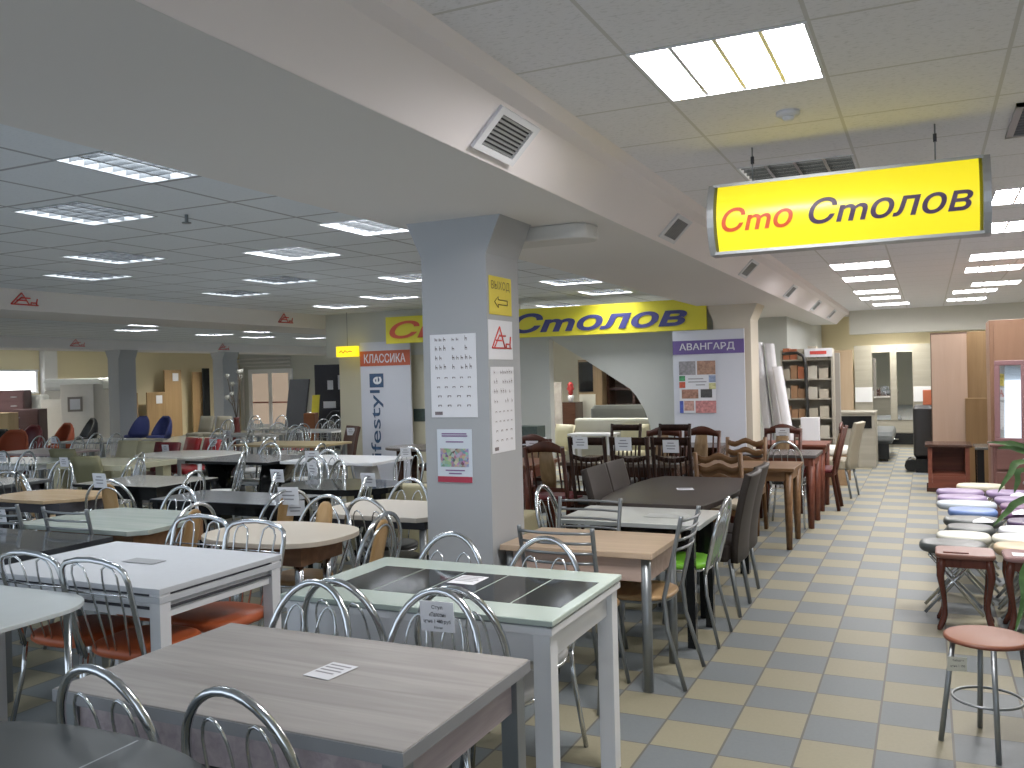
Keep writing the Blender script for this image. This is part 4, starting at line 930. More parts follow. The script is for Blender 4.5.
for px, py, rot, seat, lb in (
    (40, 437, 180, 'black', 'distant chrome chair below dark red bucket chair'), (56, 437, 180, 'white', 'distant chrome chair behind left khaki chair'), (76, 436, 170, 'white', 'distant chrome chair behind right khaki chair'),
    (104, 432, 180, 'white', 'distant chrome chair left in front of farther left column'), (117, 432, 180, 'white', 'distant chrome chair right in front of farther left column'),
    (228, 431, 120, 'white', 'distant chrome chair right of the red chairs, first of row'), (240, 428, 180, 'white', 'distant chrome chair below white double door, left of four'), (252, 430, 150, 'black', 'distant chrome chair below white double door, second of four'),
    (263, 428, 180, 'white', 'distant chrome chair below white double door, third of four'), (276, 426, 180, 'white', 'distant chrome chair below white double door, right of four'),
    (288, 424, 200, 'white', 'distant chrome chair in front of dark leaning panel, left'), (299, 428, 180, 'white', 'distant chrome chair in front of dark leaning panel, right'),
    (312, 424, 180, 'red', 'distant chrome chair under yellow strip with orange box'), (327, 423, 180, 'red', 'distant chrome chair with red cushion by small white table'),
    (340, 421, 180, 'white', 'distant chrome chair at right of small white table'), (357, 421, 180, 'white', 'distant chrome chair beside the orange headed panel edge'),
    (270, 438, 90, 'white', 'distant chrome chair in the middle of far rows, nearer'), (238, 441, 180, 'white', 'distant chrome chair left of dark curved-support table'),
    (262, 446, 180, 'white', 'distant chrome chair glinting behind dark curved-support table'), (220, 440, 180, 'black', 'distant chrome chair right of white oval table')):
    far_cl(px, py, rot, seat, lb)
for lb, px, py, w_, d_, mt in (
    ('distant small white table with red cushions near orange headed panel', 318, 430, 1.1, .7, 'w'), ('distant yellowish wood table before the small white table', 292, 443, 1.5, .8, 'y'),
    ('distant grey table under the white double door chairs', 248, 434, 1.1, .7, 'g'), ('distant pale table by the dark leaning panel', 276, 428, 1.0, .6, 'g'), ('distant pale table in front of farther left column', 112, 440, 1.5, .9, 'g'), ('distant rosy table at left behind two chrome chairs', 45, 451, 1.2, .8, 'p')):
    x, y = P(px, py, .75)
    table(lb, x-w_/2, x+w_/2, y-d_/2, y+d_/2, {'w': WHITE, 'y': plain('straw_wood_top', (.36, .28, .15), .35), 'g': plain('pale_grey_gloss', (.38, .39, .38), .2), 'p': plain('rosy_top', (.42, .33, .34), .3)}[mt], .75, .03, None, None, leg=GREYM, ls=.05, li=.05)

FC = []
for r_, (yy, xs) in enumerate(((13.6, (-12.9, -12.2, -10.6)), (15.2, (-13.6, -12.9, -11.5, -10.8)), (16.6, (-13.2, -11.6, -10.8)))):
    for q, xx in enumerate(xs):
        a = chair('hoop', 'white' if q % 2 else 'black', xx, yy+.05*(q % 3), 180, 'tiny far chrome chair crowded in the last rows before the double door', 'tiny crowded chrome chairs of the last rows')
# price tags
back_tag(0, 0, 0, 4, 'white price tag with readable chair price hanging on hoop chair behind grey table', .125, .105,
         [('Стул', .36, .32, .72, .16), ('«Палсон»', .27, .5, .5, .15), ('цена 1 480 руб', .1, .8, .26, .15), ('Россия', .4, .25, .1, .09)], 6, on='chrome hoop-back chair wearing the readable price tag, behind grey table', drop=.075)
for on, r_, w_, drop, side, lb in (
    ('ladder-back chrome chair with white tag behind black glossy table', 0, .13, .05, 0, 'white tag on ladder-back chair behind black glossy table'),
    ('large plain chrome hoop chair standing on far side of octagonal table', 0, .12, .02, 0, 'white tag at top of large plain chrome hoop chair'),
    ('chrome hoop chair with tan splat right of octagonal table', 0, .14, .0, -.05, 'large white tag above tan splat chair by octagonal table'),
    ('bright red low-back chair at white oval table, right one', 0, .14, .06, -.1, 'white tag on right bright red chair at white oval table'),
    ('chrome hoop chair with small tag behind dark glossy table', 0, .13, .03, 0, 'white tag on chrome chair behind dark glossy table'),
    ('chrome hoop chair with two stacked tags right of dark glossy table', 10, .15, .04, 0, 'upper tilted tag on chair right of dark glossy table'),
    ('chrome hoop chair with two stacked tags right of dark glossy table', 25, .13, .13, .06, 'lower tag on chair right of dark glossy table'),
    ('chrome hoop chair with tag left of the black oval table', 0, .13, .03, 0, 'white tag left of the black oval table'),
    ('round chrome chair with big tag on far side of black oval table', 15, .15, .03, 0, 'large white tag on left round chrome chair at black oval table'),
    ('round chrome chair with tilted tag on far side of black oval table', -20, .16, .1, 0, 'large tilted white tag on right round chrome chair at black oval table'),
    ('chrome hoop chair with hanging tag behind white curved-base table', 0, .13, .05, .06, 'white folded tag on chair behind white curved-base table'),
    ('tall brown upholstered chair with white tag near orange headed panel', 0, .14, .08, 0, 'white tag on the tall brown upholstered chair'),
    ('left of two chrome chairs on the charcoal table at far left', 0, .14, .06, 0, 'white tag on left chrome chair at charcoal table'),
    ('red-brown wooden chair with woven splat and tag right of the column', 0, .14, .12, 0, 'white tag on red-brown chair right of the column'),
    ('dark slat-back wooden chair at long dark table, left of front pair', 0, .14, .05, -.06, 'white tag on left slat-back chair of dark wooden group'),
    ('dark slat-back wooden chair at long dark table, right of front pair', 0, .15, .06, -.05, 'white tag on right slat-back chair of dark wooden group'),
    ('dark wooden chair with large white tag left of purple headed panel', 0, .14, .08, 0, 'large white tag on dark chair left of purple headed panel'),
    ('dark wooden chair with white tag near the white foam tubes', 0, .15, .1, 0, 'white tag on the dark wooden chair near white foam tubes'),
    ('dark brown upholstered chair on aisle side of barrel table, nearer one', 60, .12, .58, 0, 'white card hanging low behind nearer dark brown aisle chair'),
    ('dark brown upholstered chair on aisle side of barrel table, farther one', 60, .12, .58, 0, 'white card hanging low behind farther dark brown aisle chair'),
    ('distant chrome chair behind left khaki chair', 0, .12, .05, 0, 'small white tag on distant chair behind left khaki chair'),
    ('dark red low-back chair right of the ivory chairs', 0, .12, .08, 0, 'small white tag on dark red chair by ivory chairs'),
    ('distant chrome chair right of the red chairs, first of row', 0, .15, .05, 0, 'white tag on first chrome chair right of red chairs')):
    back_tag(0, 0, 0, r_, lb, w_, w_*.8, on=on, drop=drop, side=side)

# ------------------------------------------------------------------ right hand: stools
F3 = [P(941, 741), P(980, 728), P(999, 765)]
x, y = .205, 4.27
st = thing('round_stool', 'round stool with orange-brown seat and grey legs nearest on the right', 'stool', x, y, 0)
RS = plain('terracotta_laminate', (.26, .095, .05), .55, 0, .06, 20); RSE = plain('terracotta_edge', (.20, .06, .035), .4)
obj('seat', MB().lathe([(.155, .437), (.163, .440), (.165, .450), (.163, .456), (.155, .459)], 44), RS, st)
obj('seat_edge', MB().lathe([(.166, .441), (.1665, .449), (.166, .4535)], 44), RSE, st)
for k in range(4):
    fx_, fy_ = F3[k] if k < 3 else (F3[1][0]+F3[2][0]-F3[0][0], F3[1][1]+F3[2][1]-F3[0][1])
    fx_ -= x; fy_ -= y
    obj('leg', MB().tube([(fx_*.7, fy_*.7, .44), (fx_, fy_, .004)], .0115, 10), GREYM, st)
obj('foot_ring', MB().tube([(.136*math.cos(2*PI*k/32), .136*math.sin(2*PI*k/32), .19) for k in range(32)], .006, 6, True), GREYM, st)
tg = back_tag(957, 664, .37, 12, 'transparent-sleeved price tag on the leg of round stool', .075, .06, [('Табурет', .25, .6, .68, .17), ('цена 1 190', .15, .75, .28, .18)], 4)
tg.children[0].data = tg.children[0].data.copy(); tg.children[0].data.materials[0] = plain('sleeved_paper', (.50, .50, .43), .4)

MAHO = wood('mahogany', (.06, .017, .012), (.10, .03, .02), 'Z', 5, .25); MAHT = plain('mahogany_seat_top', (.17, .065, .045), .45, 0, .08, 20)
def cabriole(x, y, label, top):
    t = thing('cabriole_stool', label, 'stool', x, y)
    obj('seat', MB().prism(rrect(-.165, .165, -.15, .15, .05), .44, .468, .008), top, t)
    for q in ((-.12, .12, -.125, -.105), (-.12, .12, .105, .125)): obj('apron', MB().box(*q, .385, .4395), MAHO, t)
    for q in ((-.14, -.12, -.1, .1), (.12, .14, -.1, .1)): obj('apron', MB().box(*q, .385, .4395), MAHO, t)
    for sx_ in (-1, 1):
        for sy_ in (-1, 1):
            pts = []; 
            m = MB(); prof = [(.44, .0, .022), (.39, .008, .026), (.33, .014, .022), (.25, .004, .016), (.16, -.008, .014), (.09, -.006, .018), (.05, .006, .02), (.02, .02, .018), (.002, .024, .014)]
            vs = []
            for z, o_, r_ in prof: vs += [(sx_*(.125+o_)+r_*math.cos(2*PI*k/8), sy_*(.11+o_)+r_*math.sin(2*PI*k/8), z) for k in range(8)]
            fs = [(i*8+k, (i+1)*8+k, (i+1)*8+(k+1) % 8, i*8+(k+1) % 8) for i in range(len(prof)-1) for k in range(8)]+[tuple(range(8)), tuple(range(len(vs)-1, len(vs)-9, -1))]
            obj('leg', m.add(vs, fs, True), MAHO, t)
cabriole(.185, 6.13, 'carved-leg mahogany stool behind the round stool', MAHT)
cabriole(.555, 6.13, 'carved-leg mahogany stool with purplish top at right edge', plain('plum_wood_top', (.27, .15, .15), .2, 0, .05))
o = thing('information_card', 'dark red strip card lying on the carved-leg mahogany stool', 'card', .145, 6.05, .469); obj('sheet', MB().box(-.08, .06, -.02, .02, 0, .006), plain('dark_red_card', (.14, .03, .02), .5), o)
o = thing('information_card', 'white paper lying on the purplish topped stool', 'card', .53, 6.10, .469); obj('sheet', MB().box(-.09, .09, -.05, .05, 0, .001), PAPER, o)
SC = {}
def xstool(x, y, label, col, a=.185, b=.15, p=3., th=.055, h=.46, rot=0):
    x += OFFS.get(label, (0, 0))[0]; y += OFFS.get(label, (0, 0))[1]
    t = thing('upholstered_stool', label, 'stool', x, y, 0, rot, None)
    key = (a, b, p, th, h)
    if key not in SC:
        fr = []
        SC[key] = ([MB().tube([(q*.14, s_*.1, h-th-.012), (-q*.17, s_*.11, .012)], .011, 7).mesh('leg', CHROME) for q in (-1, 1) for s_ in (-1, 1)],
                   MB().tube([(-.14, -.1, h-th-.012), (.14, -.1, h-th-.012), (.14, .1, h-th-.012), (-.14, .1, h-th-.012)], .010, 6, True).mesh('seat_frame', CHROME))
    obj('seat', cushion(a, b, h-th, h, p), col, t)
    for l in SC[key][0]: obj('leg', l, None, t)
    obj('seat_frame', SC[key][1], None, t)
    return t
VIN = lambda n, c: plain(n, c, .42, 0, .05)
WHT = VIN('white_stool_vinyl', (.55, .55, .48)); LIL = VIN('lilac_vinyl', (.25, .185, .33)); PLM = VIN('plum_vinyl', (.13, .055, .14)); BLV = VIN('cornflower_vinyl', (.10, .175, .40)); CRM = VIN('cream_stool_vinyl', (.52, .48, .36)); BGE = VIN('beige_stool_vinyl', (.46, .34, .20)); DGV = VIN('slate_stool_vinyl', (.055, .065, .065))
for x, y, lb, c_, a_ in ((.125, 6.47, 'dark grey cushioned stool directly behind carved-leg stool', DGV, .2), (.20, 6.80, 'white cushioned stool in left column behind the dark grey one', WHT, .17), (.255, 7.14, 'dark grey-green stool carrying white paper in left column', DGV, .155), (.285, 7.52, 'wide dark grey-green stool behind the one with white paper', DGV, .2),
    (.355, 8.0, 'blue cushioned stool in left column', BLV, .18), (.375, 8.40, 'pale blue-white cushioned stool behind the blue one', VIN('pale_blue_vinyl', (.40, .45, .50)), .23), (.305, 8.78, 'lilac stool in left column, nearer of two', LIL, .2), (.25, 9.20, 'lilac stool in left column, farther of two', LIL, .2), (.44, 9.66, 'cream cushioned stool at far end of stool rows', CRM, .21),
    (.56, 6.47, 'beige cushioned stool in right column behind purplish stool', BGE, .2), (.57, 6.80, 'white cushioned stool in right column, nearer', WHT, .2), (.58, 7.14, 'white cushioned stool in right column, farther', VIN('pure_white_vinyl', (.55, .56, .60)), .2), (.66, 7.52, 'deep purple stool in right column', VIN('deep_purple_vinyl', (.05, .025, .075)), .2),
    (.70, 7.95, 'plum stool in right column with white card', PLM, .2), (.72, 8.35, 'plum stool in right column, farther', PLM, .2), (.70, 8.75, 'lilac stool in right column, nearer', LIL, .2), (.66, 9.2, 'lilac stool in right column, farther', LIL, .2)):
    xstool(x, y, lb, c_, a_)
for px, py, lb in ((983, 522, 'crumpled white paper on dark grey-green stool'), (1022, 514, 'white card on nearer plum stool'), (1019, 496, 'white card on lilac stool of right column')):
    x, y = P(px, py, .462); t = thing('paper_note', lb, 'paper', x, y, .462)
    obj('sheet', MB().add([(-.07, -.05, 0.001), (.06, -.04, .004), (.075, .05, .002), (0, .02, .035), (-.06, .05, .004)], [(0, 1, 3), (1, 2, 3), (2, 4, 3), (4, 0, 3)]), PAPER, t)

# plant at the right edge
pl = thing('potted_plant', 'strap-leaved green pot plant at right picture edge among the stools', 'plant', .98, 5.55)
obj('pot', MB().lathe([(.11, .002), (.15, .28), (.16, .30), (.15, .3), (.13, .27)], 24), plain('terracotta_pot', (.25, .1, .05), .7), pl)
obj('soil', MB().lathe([(.13, .265), (.12, .275)], 16), plain('soil', (.03, .02, .015), .95, 0, .3), pl)
obj('stem', MB().tube([(0, 0, .26), (-.05, 0, .6), (-.18, 0, 1.03)], .022, 8, False, .015), plain('plant_stem', (.16, .12, .06), .8), pl)
LEAF = wood('strap_leaf', (.035, .085, .025), (.09, .19, .06), 'X', 4, .4)
def at_y(px, py, Y):
    d = ray(px, py); t = Y/d.y; return Vector((d.x*t, Y, CH+d.z*t))
CR = Vector((.80, 5.55, 1.02)); B0 = Vector((.98, 5.55, 0))
LV = [[(1024, 447, 5.5), (1005, 444, 5.4), (988, 443, 5.3)], [(1024, 452, 5.5), (1010, 448, 5.5), (998, 449, 5.5)], [(1024, 462, 5.4), (1010, 475, 5.3), (998, 493, 5.2)], [(1024, 470, 5.5), (1018, 482, 5.5), (1014, 494, 5.5)],
      [(1024, 500, 5.1), (1008, 512, 5.0), (993, 527, 4.9)], [(1030, 560, 4.9), (1024, 600, 4.8), (1015, 634, 4.7)]]
allp = [[at_y(*q) for q in l] for l in LV]
for a0, ln, dz in ((20, .6, .3), (60, .6, .1), (-30, .6, -.1), (-70, .55, .2), (100, .5, .25), (330, .5, .4), (250, .5, .45)):
    a = math.radians(a0); allp.append([CR+Vector((math.cos(a)*ln*.4, math.sin(a)*ln*.4, .12+dz*.5)), CR+Vector((math.cos(a)*ln*.75, math.sin(a)*ln*.75, .1+dz*.4)), CR+Vector((math.cos(a)*ln, math.sin(a)*ln, dz-.15))])
for l in allp:
    ps = [CR]+l; rows = []
    for k in range(13):
        u = k/12*(len(ps)-1); i_ = min(int(u), len(ps)-2); f = u-i_
        g = lambda q: ps[max(0, min(len(ps)-1, q))]
        p = .5*((2*g(i_))+(g(i_+1)-g(i_-1))*f+(2*g(i_-1)-5*g(i_)+4*g(i_+1)-g(i_+2))*f*f+(3*g(i_)-g(i_-1)-3*g(i_+1)+g(i_+2))*f**3)
        tg = (ps[min(i_+1, len(ps)-1)]-ps[i_]).normalized(); sd_ = tg.cross(Vector((.2, -.75, .6))).normalized()
        w_ = .017*math.sin(PI*min(1, .2+.8*k/12))+.0015
        rows.append([p+sd_*w_*q-B0+Vector((0, 0, .004*abs(q))) for q in (-1, 0, 1)])
    obj('leaf', MB().sheet(rows), LEAF, pl)

# ------------------------------------------------------------------ right hand background
BIRCH = wood('pale_rose_laminate', (.33, .225, .165), (.37, .26, .195), 'Z', 3, .5); CARD = wood('cardboard', (.15, .09, .04), (.20, .125, .058), 'Z', 4, .8)
def box_thing(name, label, cat, x0, x1, y0, y1, z0, z1, mat, part='body', bev=.005):
    t = thing(name, label, cat, (x0+x1)/2, (y0+y1)/2, z0); a, b = (x1-x0)/2, (y1-y0)/2
    obj(part, MB().box(-a, a, -b, b, .002, z1-z0), mat, t, bev); return t
bp = box_thing('furniture_panel', 'tall pale rose panel standing upright at right of the aisle end', 'panel', .05, .50, 13.95, 14.05, 0, 2.06, BIRCH)
obj('edge_strip', MB().box(-.235, -.225, -.05, .05, .01, 2.06), plain('dark_edge', (.09, .05, .03), .6), bp); obj('top_strip', MB().box(-.235, .235, -.05, .05, 2.061, 2.085), plain('dark_edge', (.09, .05, .03), .6), bp)
box_thing('cardboard_sheet', 'brown cardboard packed panel between pale rose panel and tall wardrobe', 'cardboard', .50, .84, 14.1, 14.3, 0, 2.09, CARD)
box_thing('cardboard_sheet', 'shorter brown cardboard pack leaning low in front of taller one', 'cardboard', .46, .80, 13.7, 13.85, 0, 1.16, wood('cardboard_darker', (.15, .085, .033), (.19, .115, .052), 'Z', 4, .8))
wd = box_thing('wardrobe', 'large brown wooden wardrobe side at the right picture edge', 'wardrobe', .615, 1.7, 11.0, 11.6, 0, 2.10, wood('warm_brown_board', (.18, .095, .055), (.215, .118, .07), 'Z', 3, .5))
obj('door', MB().box(-.5, -.01, -.32, -.301, .08, 2.06), wood('warm_brown_board', (0,)*3, (0,)*3), wd); obj('door', MB().box(.01, .5, -.32, -.301, .08, 2.06), wood('warm_brown_board', (0,)*3, (0,)*3), wd)
ROSE = wood('rose_brown_wood', (.12, .052, .045), (.165, .075, .065), 'X', 4, .4)
ds = thing('dresser', 'rose-brown dresser under the framed mirror at right edge', 'dresser', 1.15, 10.7)
obj('carcass', MB().box(-.55, .55, -.2, .2, .002, .76), ROSE, ds, .006); obj('top', MB().box(-.58, .58, -.23, .22, .761, .785), ROSE, ds, .004)
for k in range(3):
    d = obj('drawer', MB().box(-.52, -.02, -.22, -.2005, .05+.235*k, .26+.235*k), ROSE, ds, .006); obj('knob', MB().lathe([(.014, 0), (.018, .006), (.012, .016)], 10).mesh('knob', ALU), None, d).matrix_local = Matrix.Translation((-.27, -.22, .155+.235*k)) @ Matrix.Rotation(PI/2, 4, 'X')
    d = obj('drawer', MB().box(.02, .52, -.22, -.2005, .05+.235*k, .26+.235*k), ROSE, ds, .006)
mi = thing('framed_mirror', 'tall mirror in rose-brown frame reflecting bright white on the dresser', 'mirror', .775, 10.60, .79)
MW, MH, FT = .30, .865, .052
fm = MB().box(-MW/2, MW/2, -.02, .02, 0, FT).box(-MW/2, MW/2, -.02, .02, MH-FT, MH).box(-MW/2, -MW/2+FT, -.02, .02, FT, MH-FT).box(MW/2-FT, MW/2, -.02, .02, FT, MH-FT)
obj('frame', fm, plain('mauve_frame', (.165, .08, .085), .4), mi, .006)
obj('mirror_glass', MB().box(-MW/2+FT, MW/2-FT, -.006, .006, FT, MH-FT), plain('mirror', (.9, .92, .93), .02, 1., 0), mi)
mi.rotation_euler = (math.radians(-3), 0, math.radians(-14))
box_thing('furniture_panel', 'dark mauve cabinet side above the mirror at the right edge', 'panel', .955, 1.02, 10.75, 10.92, .79, 1.75, plain('mauve_frame', (.165, .08, .085), .4))
sd = thing('side_table', 'dark wooden side table with open front in front of pale rose panel', 'table', .22, 12.85)
obj('tabletop', MB().box(-.27, .27, -.28, .28, .575, .61), DKW, sd, .004); obj('side_panel', MB().box(-.24, -.19, -.25, .25, .003, .574), REDW, sd); obj('side_panel', MB().box(.19, .24, -.25, .25, .003, .574), REDW, sd); obj('shelf', MB().box(-.189, .189, -.25, .25, .2, .23), REDW, sd); obj('plinth', MB().box(-.26, .26, -.27, .27, .001, .05), DKW, sd); obj('back_panel', MB().box(-.189, .189, .2, .22, .231, .574), REDW, sd); obj('front_panel', MB().box(-.189, .189, -.25, -.235, .051, .199), REDW, sd)
bt = table('black small table with thick legs beside the wardrobe', .51, .86, 12.3, 12.9, plain('grey_black_top', (.07, .07, .065), .2), .60, .03, None, None, leg=BLACK, ls=.08, li=.02)
ac = thing('armchair', 'black wrapped armchair back standing left of pale rose panel', 'armchair', -.09, 15.1)
obj('body', MB().prism(rrect(-.13, .16, -.25, .25, .06), .21, 1.02, .05), plain('black_wrap', (.012, .012, .013), .35), ac); obj('base', MB().box(-.10, .18, -.28, .22, .002, .209), BLACK, ac); obj('foot_roll', MB().tube([(-.17, -.25, .1), (-.17, .25, .1)], .09, 12), BLACK, ac)
ob = box_thing('small_box', 'orange box standing on top of the black armchair back', 'box', -.075, .07, 15.0, 15.2, 1.022, 1.25, plain('orange_box', (.36, .085, .03), .6))

# end of the aisle
PALE = wood('ash_pale_laminate', (.27, .255, .21), (.33, .31, .255), 'X', 3, .5)
wr = thing('wall_unit', 'pale wardrobe wall unit with two mirror doors at the aisle end', 'wardrobe', -.65, 19.55)
obj('carcass', MB().box(-.71, .71, -.1, .25, .002, 2.07), PALE, wr)
obj('door', MB().box(-.705, -.37, -.125, -.1005, .55, 2.06), PALE, wr); obj('door', MB().box(.38, .705, -.125, -.1005, .55, 2.06), PALE, wr); obj('door', MB().box(-.03, .08, -.125, -.1005, .55, 2.06), PALE, wr)
obj('white_panel', MB().box(-.70, -.375, -.135, -.1255, .92, 1.22), WHITE, wr); obj('white_panel', MB().box(.385, .70, -.135, -.1255, .92, 1.22), WHITE, wr)
for x0_, x1_ in ((-.36, -.04), (.09, .37)): obj('mirror_door', MB().box(x0_, x1_, -.125, -.1005, .55, 1.92), plain('mirror', (.9, .92, .93), .02, 1., 0), wr)
obj('drawer', MB().box(-.36, .37, -.13, -.1005, .30, .52), PALE, wr); d = obj('drawer', MB().box(-.36, .37, -.13, -.1005, .06, .28), BLACK, wr)
obj('handle', MB().tube([(-.1, -.145, .17), (.1, -.145, .17)], .012, 6), CHROME, d)
pd = thing('furniture_panel', 'light wooden door panel left of wardrobe wall unit at aisle end', 'panel', -1.60, 19.4)
obj('body', MB().box(-.215, .215, -.02, .02, .003, 1.99), wood('peach_laminate', (.38, .28, .185), (.43, .32, .22), 'Z', 3, .5), pd, .004)
dr = thing('dresser', 'pale dresser with black front strip at left of aisle end', 'dresser', -1.10, 15.7)
obj('carcass', MB().box(-.32, .32, -.35, .35, .003, .88), PALE, dr, .005); obj('top', MB().box(-.33, .33, -.37, .36, .881, .905), PALE, dr); obj('black_strip', MB().box(-.318, .27, -.36, -.3505, .64, .84), BLACK, dr)
bd = thing('bed', 'low dark bed end with grey blanket beyond the pale dresser', 'bed', -.92, 17.4)
obj('frame', MB().box(-.3, .3, -1, 1, .05, .3), BLACK, bd); obj('mattress', MB().prism(rrect(-.28, .36, -.95, .95, .1), .301, .5, .06), plain('grey_blanket', (.10, .11, .11), .9), bd)
for sx_ in (-.25, .25):
    for sy_ in (-.9, .9): obj('leg', MB().box(sx_-.03, sx_+.03, sy_-.03, sy_+.03, .002, .049), BLACK, bd)
# shelving rack with samples
rk = thing('display_rack', 'beige shelving rack of colour samples with black arched frame', 'shelf', -1.68, 14.3)
RK = plain('beige_rack', (.36, .33, .27), .6)
obj('back_panel', MB().box(-.38, .38, .2, .22, .003, 1.92), RK, rk)
for x0_ in (-.38, -.02, .36): obj('side_panel', MB().box(x0_, x0_+.02, -.1, .199, .003, 1.92), RK, rk)
for k in range(6): obj('shelf', MB().box(-.36, .36, -.09, .198, .25+.3*k, .27+.3*k), RK, rk)
obj('header', MB().box(-.02, .38, -.13, -.101, 1.80, 1.93), PAPER, rk)
obj('red_print', MB().box(.06, .3, -.134, -.131, 1.84, 1.89), REDP, rk)
obj('arched_frame', MB().tube([(-.34, -.2, 1.86), (-.12, -.2, 1.87), (-.03, -.2, 1.82), (0, -.2, 1.7), (.02, -.2, .9), (.04, -.2, .01)], .025, 7), plain('black_pipe', (.015, .015, .015), .4), rk)
rnd = random.Random(11); SCOL = [(.40, .12, .05), (.12, .04, .03), (.42, .38, .3), (.5, .47, .4), (.30, .16, .08), (.45, .40, .32)]
for k in range(6):
    for c in range(2):
        for q in range(3 if c == 0 else 2):
            ii = rnd.randrange(6) if c == 0 else rnd.choice((2, 3, 5))
            w_ = .095 if c == 0 else .13; x0_ = (-.345+q*.108 if c == 0 else .02+q*.16); h_ = .13+.08*rnd.random()
            row = ('lowest', 'second', 'third', 'fourth', 'fifth', 'topmost')[k]; pos = ('left', 'middle', 'right')[q] if c == 0 else ('inner', 'outer')[q]
            s = thing('sample_box', '%s box in %s compartment, %s row of the sample rack' % (pos, 'left' if c == 0 else 'right', row), 'sample box', -1.68+x0_+w_/2, 14.32, .2715+.3*k, 0, 'sample boxes on the display rack')
            obj('box', MB().box(-w_/2, w_/2, -.09, .1, 0, h_), plain('sample_%d' % ii, SCOL[ii], .6), s)
box_thing('notice_stand', 'narrow dark stand with small pictures right of the sample rack', 'stand', -1.27, -1.2, 14.2, 14.3, 0, 1.85, plain('grey_stand', (.25, .23, .2), .6))
# foam tubes
FOAM = plain('white_foam', (.68, .68, .72), .7, 0, .03)
for i, (x0_, x1_, y_, h_) in enumerate(((-1.93, -2.13, 12.6, 2.0), (-1.80, -1.98, 12.65, 1.98), (-1.60, -1.84, 12.35, 1.66))):
    o = thing('foam_board', 'leaning white foam board, %s of three beside the cream column' % ('left', 'middle', 'right')[i], 'foam board', x0_, y_, 0, 0, 'white foam boards leaning together')
    sh = MB().prism(rrect(-.055, .055, -.12, .12, .04), 0, 1)
    dx = x1_-x0_; sh.v = [(x+dx*z, y, .003+z*h_) for x, y, z in sh.v]; obj('board', sh, FOAM, o)
box_thing('foam_block', 'short white foam slab standing right of the leaning foam boards', 'foam board', -1.53, -1.30, 12.2, 12.3, 0, .98, FOAM)
# tall pale chair and bench
uc = chair('parsons', 'beige', -1.10, 11.9, 80, 'tall pale grey upholstered chair by the aisle before the white-cushioned bench')
bch = thing('bench', 'low light wooden bench with white fur cushion along aisle', 'bench', -1.22, 13.3)
LW = wood('light_brown_wood', (.24, .15, .08), (.31, .20, .11), 'Y', 4, .5)
obj('top', MB().box(-.2, .2, -.35, .35, .38, .41), LW, bch); obj('side_panel', MB().box(-.19, .19, -.34, -.31, .003, .379), LW, bch); obj('side_panel', MB().box(-.19, .19, .31, .34, .003, .379), LW, bch); obj('shelf', MB().box(-.18, .18, -.309, .309, .15, .17), LW, bch)
cu = thing('cushion', 'white fluffy cushion lying on the low bench', 'cushion', -1.22, 13.3, .412); obj('body', cushion(.22, .36, 0, .1, 4), plain('white_fur', (.62, .60, .55), .95, 0, .15, 40), cu)

# ------------------------------------------------------------------ behind the cut-out partition
sf = thing('sofa', 'ivory sofa seen through the cut-out partition', 'sofa', -4.25, 13.3)
IV = plain('ivory_upholstery', (.50, .49, .42), .7)
obj('backrest', MB().box(-.75, .75, -.4, -.22, .2, .94), IV, sf, .04); obj('seat', MB().box(-.75, .75, -.219, .4, .12, .45), IV, sf, .04)
for q in (-1, 1): obj('armrest', MB().box(q*.85-.098, q*.85+.098, -.42, .4, .1, .68), IV, sf, .05)
for sx_ in (-.8, .8):
    for sy_ in (-.35, .35): obj('leg', MB().box(sx_-.03, sx_+.03, sy_-.03, sy_+.03, .002, .13), BLACK, sf)
s2 = thing('sofa', 'dark grey sofa behind the ivory one in the cut-out', 'sofa', -4.3, 14.42)
obj('backrest', MB().prism(rrect(-.85, .85, -.4, -.2, .08), .1, 1.10, .06), plain('charcoal_fabric', (.07, .075, .07), .9), s2); obj('seat', MB().box(-.85, .85, -.199, .4, .1, .45), plain('charcoal_fabric', (.07, .075, .07), .9), s2, .03)
for sx_ in (-.75, .75):
    for sy_ in (-.3, .3): obj('leg', MB().box(sx_-.03, sx_+.03, sy_-.03, sy_+.03, .002, .099), BLACK, s2)
cb = thing('cabinet', 'brown cabinet with black glass front in the cut-out', 'cabinet', -5.76, 15.9)
obj('carcass', MB().box(-.22, .25, -.2, .25, .003, 1.9), wood('tan_cabinet_wood', (.20, .14, .075), (.27, .19, .11), 'Z', 3, .5), cb); obj('door', MB().box(-.2, .08, -.22, -.201, 1.3, 1.86), BLACK, cb); obj('door', MB().box(-.2, .12, -.22, -.201, .05, 1.25), IV, cb)
cb = thing('cabinet', 'low dark brown chest with small things on top in the cut-out', 'cabinet', -6.0, 15.35)
obj('carcass', MB().box(-.3, .16, -.2, .2, .003, 1.12), DKW, cb)
o = thing('vase_flowers', 'red flower in pot on the low dark chest', 'flowers', -6.0, 15.35, 1.123); obj('pot', MB().lathe([(.04, 0), (.06, .1), (.05, .12)], 12), WHITE, o); obj('bloom', MB().lathe([(.015, .12), (.05, .16), (.04, .2), (.075, .24), (.05, .29), (.06, .32), (.02, .37)], 9), plain('red_bloom', (.4, .03, .03), .7, 0, .3), o)
o = thing('picture_stand', 'stack of pale printed boards beside the low dark chest', 'stand', -6.0, 14.6, 0); 
obj('board', MB().box(-.25, .12, -.02, .02, .003, 1.5), plain('printed_board', (.33, .30, .27), .7, 0, .5, 9), o)
bs_ = thing('bookcase', 'dark bookcase with open shelves at right inside the cut-out', 'bookcase', -4.9, 16.1)
obj('carcass', MB().box(-.6, .55, .2, .3, .003, 1.75), plain('dark_brown_back', (.06, .04, .03), .6), bs_)
